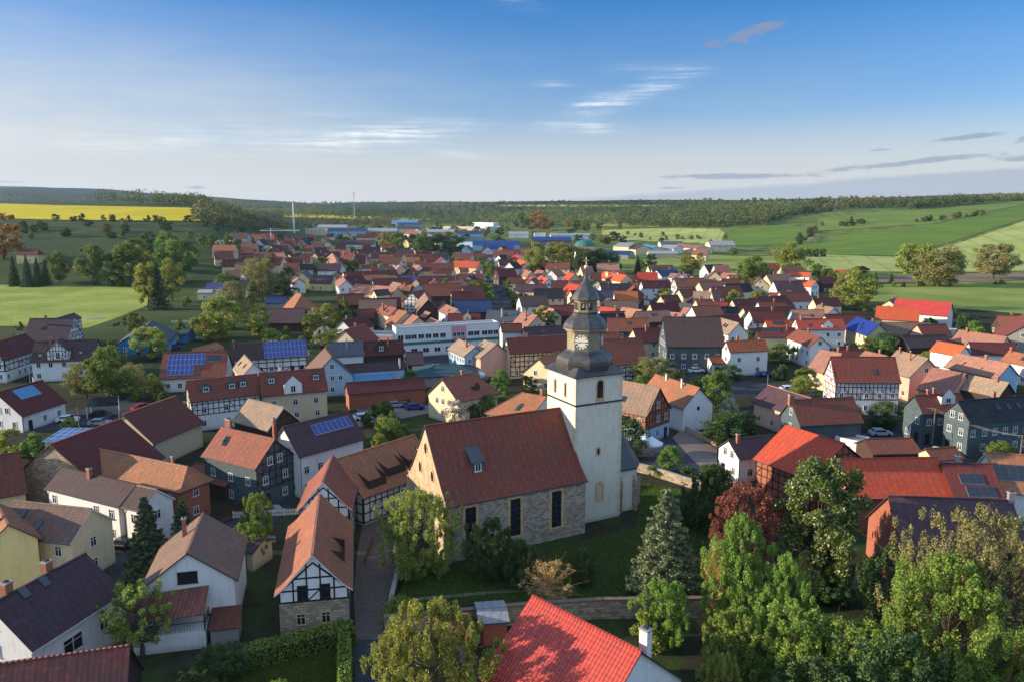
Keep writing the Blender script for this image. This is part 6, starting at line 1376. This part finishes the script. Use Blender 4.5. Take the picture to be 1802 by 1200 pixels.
# walls of the churchyard
def wallrun(pts, hgt, th, mat, name, label, cap='concrete'):
    q = [P(x, y, hgt) for x, y in pts]; c = sum(q, Vector())/len(q); root = empty(name, (c.x, c.y, 0)); tag(root, label, 'wall'); m = MB(); k = MB(); s = 0
    for a, b in zip(q, q[1:]):
        d = (b-a).normalized(); n = Vector((-d.y, d.x, 0))*th/2; l = (b-a).length; a0, b0 = a-Vector((c.x, c.y, 0)), b-Vector((c.x, c.y, 0))
        for sg in (1, -1):
            p, r = a0+n*sg, b0+n*sg; m.poly([(p.x, p.y, -.5), (r.x, r.y, -.5), (r.x, r.y, hgt), (p.x, p.y, hgt)], 0, [(s, 0), (s+l, 0), (s+l, hgt+.5), (s, hgt+.5)])
        M = Matrix((d, Vector((-d.y, d.x, 0)), Vector((0, 0, 1)))).transposed().to_4x4(); M.translation = a0; k.box(-.05, l+.05, -th/2-.08, th/2+.08, .0, .14, 0, M); s += l
    m.build('masonry', mat, root); k.build('coping', cap, root)
wallrun([(676, 1085), (760, 1078), (930, 1062), (1060, 1054), (1140, 1053), (1240, 1052), (1350, 1040), (1440, 1022), (1530, 1002)], 2.2, .5, 'wall_x', 'churchyard_wall', 'long old stone wall along the lower edge of the church lawn', 'wood_pole')
wallrun([(1120, 815), (1150, 822), (1200, 838), (1240, 850)], 1.4, .45, 'wall_x', 'churchyard_wall', 'low stone wall between the church lawn and the shaded lane')
wallrun([(690, 905), (700, 1000), (682, 1078)], .9, .35, 'wall_x', 'churchyard_wall', 'low wall between the cobbled lane and the churchyard')
wallrun([(1262, 838), (1300, 850), (1330, 862)], 1.6, .3, 'wall_p', 'garden_wall', 'short pale garden wall below the white gabled workshop'); wallrun([(1195, 745), (1262, 775)], 1.1, .3, 'wall_p', 'garden_wall', 'pinkish wall along the paved yard')
wallrun([(380, 905), (408, 893), (434, 880)], 1.5, .12, 'wall_d', 'wooden_fence', 'brown wooden fence in front of the slate-dark farmhouse', 'timber')
def path_strip():
    SHEET('lawn_path', [(720, 1052), (860, 1040), (1010, 1030), (1010, 1034), (860, 1045), (720, 1058)], 'paving', 'narrow paved path across the shaded church lawn', .03)
path_strip()
def grass(name, label, pts, n, seed):
    rng = np.random.default_rng(seed); q = [P(x, y) for x, y in pts]; xs = [p.x for p in q]; ys = [p.y for p in q]
    X = rng.uniform(min(xs), max(xs), n*2); Y = rng.uniform(min(ys), max(ys), n*2); ins = np.zeros(len(X), bool)
    for i in range(len(q)):
        a, b = q[i], q[(i+1) % len(q)]; c = ((a.y > Y) != (b.y > Y)) & (X < (b.x-a.x)*(Y-a.y)/(b.y-a.y+1e-9)+a.x); ins ^= c
    X, Y = X[ins][:n], Y[ins][:n]; k = len(X); a = rng.uniform(0, 2*pi, k); w = .035; h_ = rng.uniform(.08, .26, k); dx, dy = np.cos(a)*w, np.sin(a)*w; lx, ly = rng.normal(size=k)*.05, rng.normal(size=k)*.05; o_ = np.zeros(k)
    V = np.stack([np.stack([X-dx, Y-dy, o_], 1), np.stack([X+dx, Y+dy, o_], 1), np.stack([X+lx, Y+ly, h_], 1)], 1).reshape(-1, 3); F = np.arange(k*3).reshape(k, 3); uv = np.repeat(rng.random((k, 2)), 3, 0)
    o = bpy.data.objects.new(name, fastmesh(name, V, F, ['grass_blade'], uv)); COL.objects.link(o); tag(o, label, 'grass', kind='stuff')
grass('lawn_grass', 'shaded grass of the church lawn', [(700, 1075), (712, 1000), (860, 1000), (1050, 945), (1120, 925), (1130, 850), (1250, 870), (1260, 1040), (1060, 1050), (930, 1056)], 90000, 1)
grass('garden_grass', 'grass behind the long clipped hedge', [(300, 1260), (420, 1170), (600, 1115), (600, 1260)], 30000, 2)

# ================================================================== CARS, POLES, SMALL THINGS
def car(x, y, ang, col, label, van=False, ln=4.3):
    p = PG(x, y); root = empty('van' if van else 'parked_car', p, ang); tag(root, label, 'van' if van else 'car'); w = .88 if not van else .98; a = ln/2
    pr = [(-a, .35), (-a, .95), (-a*.8, 1.0), (-a*.62, 1.42), (a*.2, 1.45), (a*.5, 1.0), (a*.95, .85), (a, .6), (a, .35)] if not van else [(-a, .4), (-a, 1.95), (-a*.9, 2.25), (a*.5, 2.3), (a*.75, 1.35), (a*.98, 1.1), (a, .4)]
    m = MB(); n = len(pr)
    for s in (-1, 1): m.poly([(u, s*w, v) for u, v in (pr if s < 0 else pr[::-1])])
    for i in range(n): (u0, v0), (u1, v1) = pr[i], pr[(i+1) % n]; m.poly([(u0, -w, v0), (u0, w, v0), (u1, w, v1), (u1, -w, v1)])
    m.build('body', col, root); m = MB()
    if van:
        for s in (-1, 1): m.box(a*.3, a*.62, s*(w+.01)-.01, s*(w+.01)+.01, 1.35, 1.95); m.box(-a*.7, a*.15, s*(w+.01)-.01, s*(w+.01)+.01, 1.35, 1.9)
        m.poly([(a*.52, -w*.9, 2.22), (a*.52, w*.9, 2.22), (a*.76, w*.9, 1.42), (a*.76, -w*.9, 1.42)][::-1])
    else:
        for s in (-1, 1): m.poly([(-a*.72, s*(w+.01), 1.02), (a*.42, s*(w+.01), 1.04), (a*.18, s*(w+.01), 1.38), (-a*.58, s*(w+.01), 1.36)])
        m.poly([(a*.24, -w*.85, 1.42), (a*.24, w*.85, 1.42), (a*.49, w*.9, 1.04), (a*.49, -w*.9, 1.04)]); m.poly([(-a*.66, -w*.85, 1.38), (-a*.66, w*.85, 1.38), (-a*.8, w*.9, 1.05), (-a*.8, -w*.9, 1.05)])
    m.build('windows', 'glass', root)
    for u in (-a*.62, a*.62):
        for s in (-1, 1): m = MB(); m.tube((u, s*w-.1*s, .33), (u, s*w+.03*s, .33), .33, .33, 12); m.build('wheel', 'rubber', root)
def fence(x, y, ln_, rz, label, mat='timber', hg=1.1):
    p = PG(x, y); root = empty('garden_fence', p, rz); tag(root, label, 'fence', 'garden fences of the village'); m = MB(); k = MB(); n = int(ln_/.22)
    for i in range(n): u = -ln_/2+ln_*i/n; m.box(u-.05, u+.05, -.03, .0, .1, hg)
    m.box(-ln_/2, ln_/2, 0, .05, .3, .38); m.box(-ln_/2, ln_/2, 0, .05, hg-.3, hg-.22); m.build('pickets', mat, root)
    for i in range(int(ln_/2.4)+1): u = -ln_/2+i*2.4; k.box(u-.06, u+.06, .05, .17, -.2, hg+.06)
    k.build('posts', mat, root); return root
rf = random.Random(8); nf = 0
while nf < 34:
    x, y = rf.choice(((rf.uniform(150, 700), rf.uniform(560, 780)), (rf.uniform(1100, 1780), rf.uniform(600, 800)), (rf.uniform(200, 700), rf.uniform(880, 980)))); p = PG(x, y); L_ = rf.uniform(5, 11); a = rf.choice((.15, 1.6, .3, -.1))
    if all(free(p.x+cos(a)*L_*t, p.y+sin(a)*L_*t, .3) for t in (-.5, -.25, 0, .25, .5)):
        mt = rf.choice(('timber', 'wood_pole', 'trim_white', 'metal_pale')); nf += 1; fl_ = fence(x, y, L_, a, None, mt); ALL.append((fl_, {'timber': 'dark wooden', 'wood_pole': 'weathered wooden', 'trim_white': 'white', 'metal_pale': 'grey metal'}[mt]+' garden fence', x, y))
car(842, 668, 1.9, 'paint_white', 'white van parked beside the teal-roofed pavilion', True, 5.2); car(697, 716, .15, 'paint_silver', 'silver car parked in front of the long brick barn'); car(714, 713, 1.4, 'paint_dark', 'dark car next to the silver one')
car(1549, 766, .0, 'paint_silver', 'silver station wagon beside the teal slate-clad house'); car(177, 733, .3, 'paint_dark', 'dark car on the lane across the left of the village'); car(176, 748, .1, 'paint_silver', 'pale car on the lane behind the dark red barns')
car(306, 614, .8, 'paint_blue', 'blue car behind the low solar-roofed house'); car(866, 525, 1.5, 'paint_white', 'white car on the straight shaded street'); car(1345, 662, .1, 'paint_blue', 'blue car beside the white villa'); car(858, 672, 1.2, 'paint_dark', 'dark car behind the white van'); car(1400, 690, .2, 'paint_dark', 'dark car on the village square')
car(1225, 655, .2, 'paint_white', 'white car in front of the big slate-clad house'); car(880, 515, 1.4, 'paint_dark', 'dark car at the far end of the straight street')
rc_ = random.Random(4)
for x, y, a, c_, l_ in ((1262, 672, .2, 'paint_red', 'red car on the street below the big slate-clad house'), (1388, 688, .1, 'paint_white', 'white car on the village square beside the dark one'), (1150, 655, .3, 'paint_silver', 'silver car at the left end of the village square'),
  (640, 738, .3, 'paint_white', 'white car on the pale paved yard'), (730, 720, .2, 'paint_blue', 'blue car right of the silver and dark cars by the brick barn'), (770, 650, .1, 'paint_silver', 'silver car in the yard of the pink and white hall'), (470, 905, .6, 'paint_silver', 'silver car in front of the slate-dark farmhouse'),
  (1650, 800, .9, 'paint_white', 'white car on the street in front of the slate-clad gables'), (225, 960, 1.4, 'paint_dark', 'dark car in the small yard beside the cream house'), (250, 720, 1.0, 'paint_red', 'red car on the left lane near the garden hedge'), (120, 742, .2, 'paint_white', 'white car at the left lane beside the utility pole')):
    car(x, y, a, c_, l_)
def pole(x, yb, yt, label, lamp=False, arms=True, name='utility_pole'):
    p = P(x, yb, 0); hg = CAMH+ray(x, yt)[2]/ray(x, yt)[1]*p.y; root = empty(name, p); tag(root, label, 'pole' if not lamp else 'street lamp'); m = MB()
    m.tube((0, 0, -.3), (0, 0, hg), .13 if not lamp else .07, .09 if not lamp else .05, 8); m.build('post', 'wood_pole' if not lamp else 'metal_pale', root)
    if lamp: m = MB(); m.tube((0, 0, hg), (-.8, 0, hg+.15), .04, .04, 6); m.box(-1.3, -.6, -.14, .14, hg+.08, hg+.2); m.build('lamp_head', 'metal_pale', root)
    elif arms:
        m = MB(); m.box(-.6, .6, -.05, .05, hg-.5, hg-.38)
        for i in (-.5, 0, .5): m.tube((i, 0, hg-.38), (i, 0, hg-.2), .04, .03, 6)
        m.build('crossarm', 'wood_pole', root)
    return Vector((p.x, p.y, hg-.2))
t1 = pole(1640, 785, 718, 'wooden utility pole between the two slate-clad gables'); t0 = pole(1480, 702, 660, 'utility pole in front of the half-timbered inn', arms=True); t2 = pole(1792, 830, 765, 'utility pole at the right edge by the ribbed orange roof')
pole(141, 768, 716, 'wooden utility pole with crossarm left of the dark red barns'); pole(55, 690, 642, 'street lamp in front of the white dormered house', True, name='street_lamp'); pole(1350, 690, 658, 'leaning pale street lamp on the village square', True, name='street_lamp')
pole(1598, 795, 746, 'white street lamp by the left slate-clad gable', True, name='street_lamp'); pole(467, 575, 500, 'tall wooden pole beside the navy blue solar hall', arms=False); pole(225, 655, 612, 'leaning thin pole in the garden of the blue bungalow', arms=False); pole(725, 655, 628, 'street lamp by the small dark shed', True, name='street_lamp')
pole(1407, 645, 610, 'street lamp left of the half-timbered inn', True, name='street_lamp'); pole(632, 605, 590, 'street lamp by the salmon annexe', True, name='street_lamp')
def wires(a, b, label):
    m = MB(); c = (a+b)/2
    for off in (-.5, 0, .5):
        pr = None
        for i in range(13):
            t = i/12; q = a.lerp(b, t)-c+Vector((off, 0, -1.6*4*t*(1-t)*.5+.05))
            if pr is not None: m.tube(pr, q, .012, .012, 3, 0, False)
            pr = q
    o = m.build('power_line', 'wire'); o.location = c; tag(o, label, 'cable')
wires(t0, t1, 'overhead wires from the inn to the slate-clad gables'); wires(t1, t2, 'overhead wires from the slate-clad gables to the right edge')
def parasol():
    p = P(1146, 800); root = empty('parasol', p); tag(root, 'white garden parasol on the terrace right of the tower', 'parasol'); m = MB(); m.tube((0, 0, 0), (0, 0, 2.5), .04, .04, 6); m.build('pole', 'metal_pale', root)
    m = MB(); m.lathe([(2.1, 2.3), (0, 3.5)], 8); m.lathe([(2.1, 2.0), (2.1, 2.3)], 8); m.build('canopy', 'cloth_white', root)
parasol()
def woodpile(x, y, label, n=60, seed=1, w=3.):
    rnd = random.Random(seed); p = P(x, y); m = MB()
    for i in range(n):
        a = rnd.uniform(0, 6.28); c = Vector((rnd.uniform(-w, w), rnd.uniform(-1.2, 1.2), rnd.uniform(.05, .7))); d = Vector((cos(a), sin(a), rnd.uniform(-.3, .3)))*rnd.uniform(.3, 1.1); m.tube(c-d, c+d, .07, .07, 4)
    o = m.build('wood_pile', 'pile_wood'); o.location = p; tag(o, label, 'wood pile')
plain('pile_wood', C(108, 62, 54), .9, .3, 2); woodpile(1238, 852, 'untidy pile of reddish planks beside the white gabled workshop', 110, 1, 3.2)
# shallow lean-to glass roof of the house by the yard
m = MB(); q = [P(614, 672, 3.0), P(693, 667, 3.0), P(688, 652, 3.7), P(609, 657, 3.7)]; c0 = sum(q, Vector())/4; c0.z = 0
m.shell([[v-c0 for v in q]], .1); 
for v in (q[0], q[1]): m.tube(v-c0-Vector((0, 0, 3.2)), v-c0, .07, .07, 6, 1)
o = m.build('glass_canopy', ['roof_u', 'trim_white']); o.location = c0; tag(o, 'pale blue glass lean-to beside the faded purple-brown roof', 'canopy')
# open solar carport on the left, low row of solar modules
m = MB(); q = [P(152, 716, 2.6), P(208, 713, 2.6), P(208, 696, 3.3), P(158, 699, 3.3)]; c0 = sum(q, Vector())/4; c0.z = 0
m.poly([v-c0 for v in q], 0, [(0, 0), (8, 0), (8, 3.3), (0, 3.3)]); m.poly([v-c0-Vector((0, 0, .08)) for v in q[::-1]], 1)
for v in q: m.tube(Vector((v.x, v.y, 0))-c0, v-c0, .08, .08, 6, 1)
o = m.build('solar_carport', ['pv_dark', 'trim_white']); o.location = c0; tag(o, 'open carport with dark solar roof on the left lane', 'carport')
m = MB(); q = [P(72, 777, 3.6), P(108, 776, 3.6), P(165, 752, 3.6), P(112, 752, 3.6)]; c0 = sum(q, Vector())/4; c0.z = 0
m.poly([v-c0 for v in q], 0, [(0, 0), (5, 0), (5, 6.6), (0, 6.6)]); m.box(-2.5, 2.5, -2.4, 2.4, 0, 3.3, 1)
o = m.build('solar_shed', ['pv_pale', 'wall_h']); o.location = c0; tag(o, 'low shed with pale solar roof behind the stone-gabled barn', 'shed')

# ================================================================== LABELS that single things out
LM = [('the church spire', 1031, 560), ('the white and pink hall', 785, 590), ('the half-timbered inn', 1515, 655), ('the white villa', 1310, 625), ('the big slate-clad house', 1215, 600), ('the blue-roofed house', 1528, 572), ('the straight shaded street', 875, 530),
      ('the large blue solar array', 325, 640), ('the green dome', 1030, 430), ('the long blue works roof', 875, 425), ('the tall pale chimney', 518, 390), ('the radio mast', 624, 370), ('the blue bungalow', 245, 585), ('the purple-roofed barn', 505, 552), ('the half-timbered barn by the tower', 945, 610),
      ('the navy blue hall roof', 830, 538), ('the red farm roofs', 1600, 550), ('the glossy red foreground roof', 1000, 1120), ('the chestnut tree', 1434, 930), ('the dormered house row', 455, 690), ('the yellow field', 200, 375), ('the wide cream farm hall', 1275, 430), ('the tower crane', 478, 420),
      ('the brightest orange roof', 1100, 520), ('the very long dark red barn', 1350, 550), ('the apartment blocks', 600, 405), ('the six solar panels', 575, 745), ('the dark red barns', 250, 760), ('the right cereal field', 1600, 430), ('the grid of solar panels', 715, 492), ('the teal slate-clad house', 1450, 725), ('the tall poplar group', 990, 455), ('the white two-storey house', 1150, 505)]
def autolabel():
    b = {}
    for o, ds, x, y in ALL:
        k = min(range(len(LM)), key=lambda i: hypot((x-LM[i][1]), (y-LM[i][2])*1.6)); n, lx, ly = LM[k]; dx, dy = x-lx, (y-ly)*1.6
        rel = ('right of' if dx > 0 else 'left of') if abs(dx) > abs(dy) else ('below' if dy > 0 else 'beyond')
        b.setdefault((ds, rel, n), []).append((hypot(dx, dy), o))
    for (ds, rel, n), l in b.items():
        l.sort(key=lambda t: t[0])
        for i, (_, o) in enumerate(l):
            if len(l) == 1: o['label'] = '%s %s %s' % (ds, rel, n)
            else: o['label'] = '%s %s %s %s, counted outward' % (['nearest', 'second', 'third', 'fourth', 'fifth', 'sixth', 'seventh', 'eighth', 'ninth', 'tenth', 'eleventh', 'twelfth', 'thirteenth', 'fourteenth', 'fifteenth', 'sixteenth'][min(i, 15)], ds, rel, n)
        if False: pass
autolabel()
for o in bpy.data.objects:
    if not o.parent and o.get('category') in ('house', 'barn', 'shed', 'hall') and not o.get('group'): o['group'] = {'house': 'houses of the village', 'barn': 'barns of the village', 'shed': 'small sheds of the village', 'hall': 'halls of the far town'}[o['category']]
    if not o.parent and o.get('category') in ('tree', 'bush') and not o.get('group'): o['group'] = {'tree': 'trees of the village', 'bush': 'bushes of the village'}[o['category']]
    if '_h' in o: del o['_h']
# ================================================================== HAZE
def haze():
    m = bpy.data.materials.new('haze'); m.use_nodes = True; N = NT(m.node_tree); N.n.clear(); out = N.node('ShaderNodeOutputMaterial'); v = N.node('ShaderNodeVolumePrincipled')
    v.inputs['Color'].default_value = (.55, .76, 1, 1); v.inputs['Density'].default_value = 3.6e-5; v.inputs['Anisotropy'].default_value = .2
    N.l.new(v.outputs[0], out.inputs['Volume']); MATS['haze'] = m
    b = MB(); b.box(-14000, 14000, -400, 9300, -75, 260); o = b.build('haze', 'haze'); tag(o, 'thin blue evening haze over the valley', 'haze', kind='stuff')
haze()
SC.cycles.volume_step_rate = 10; SC.cycles.volume_max_steps = 64; SC.cycles.max_bounces = 6; SC.cycles.transparent_max_bounces = 4
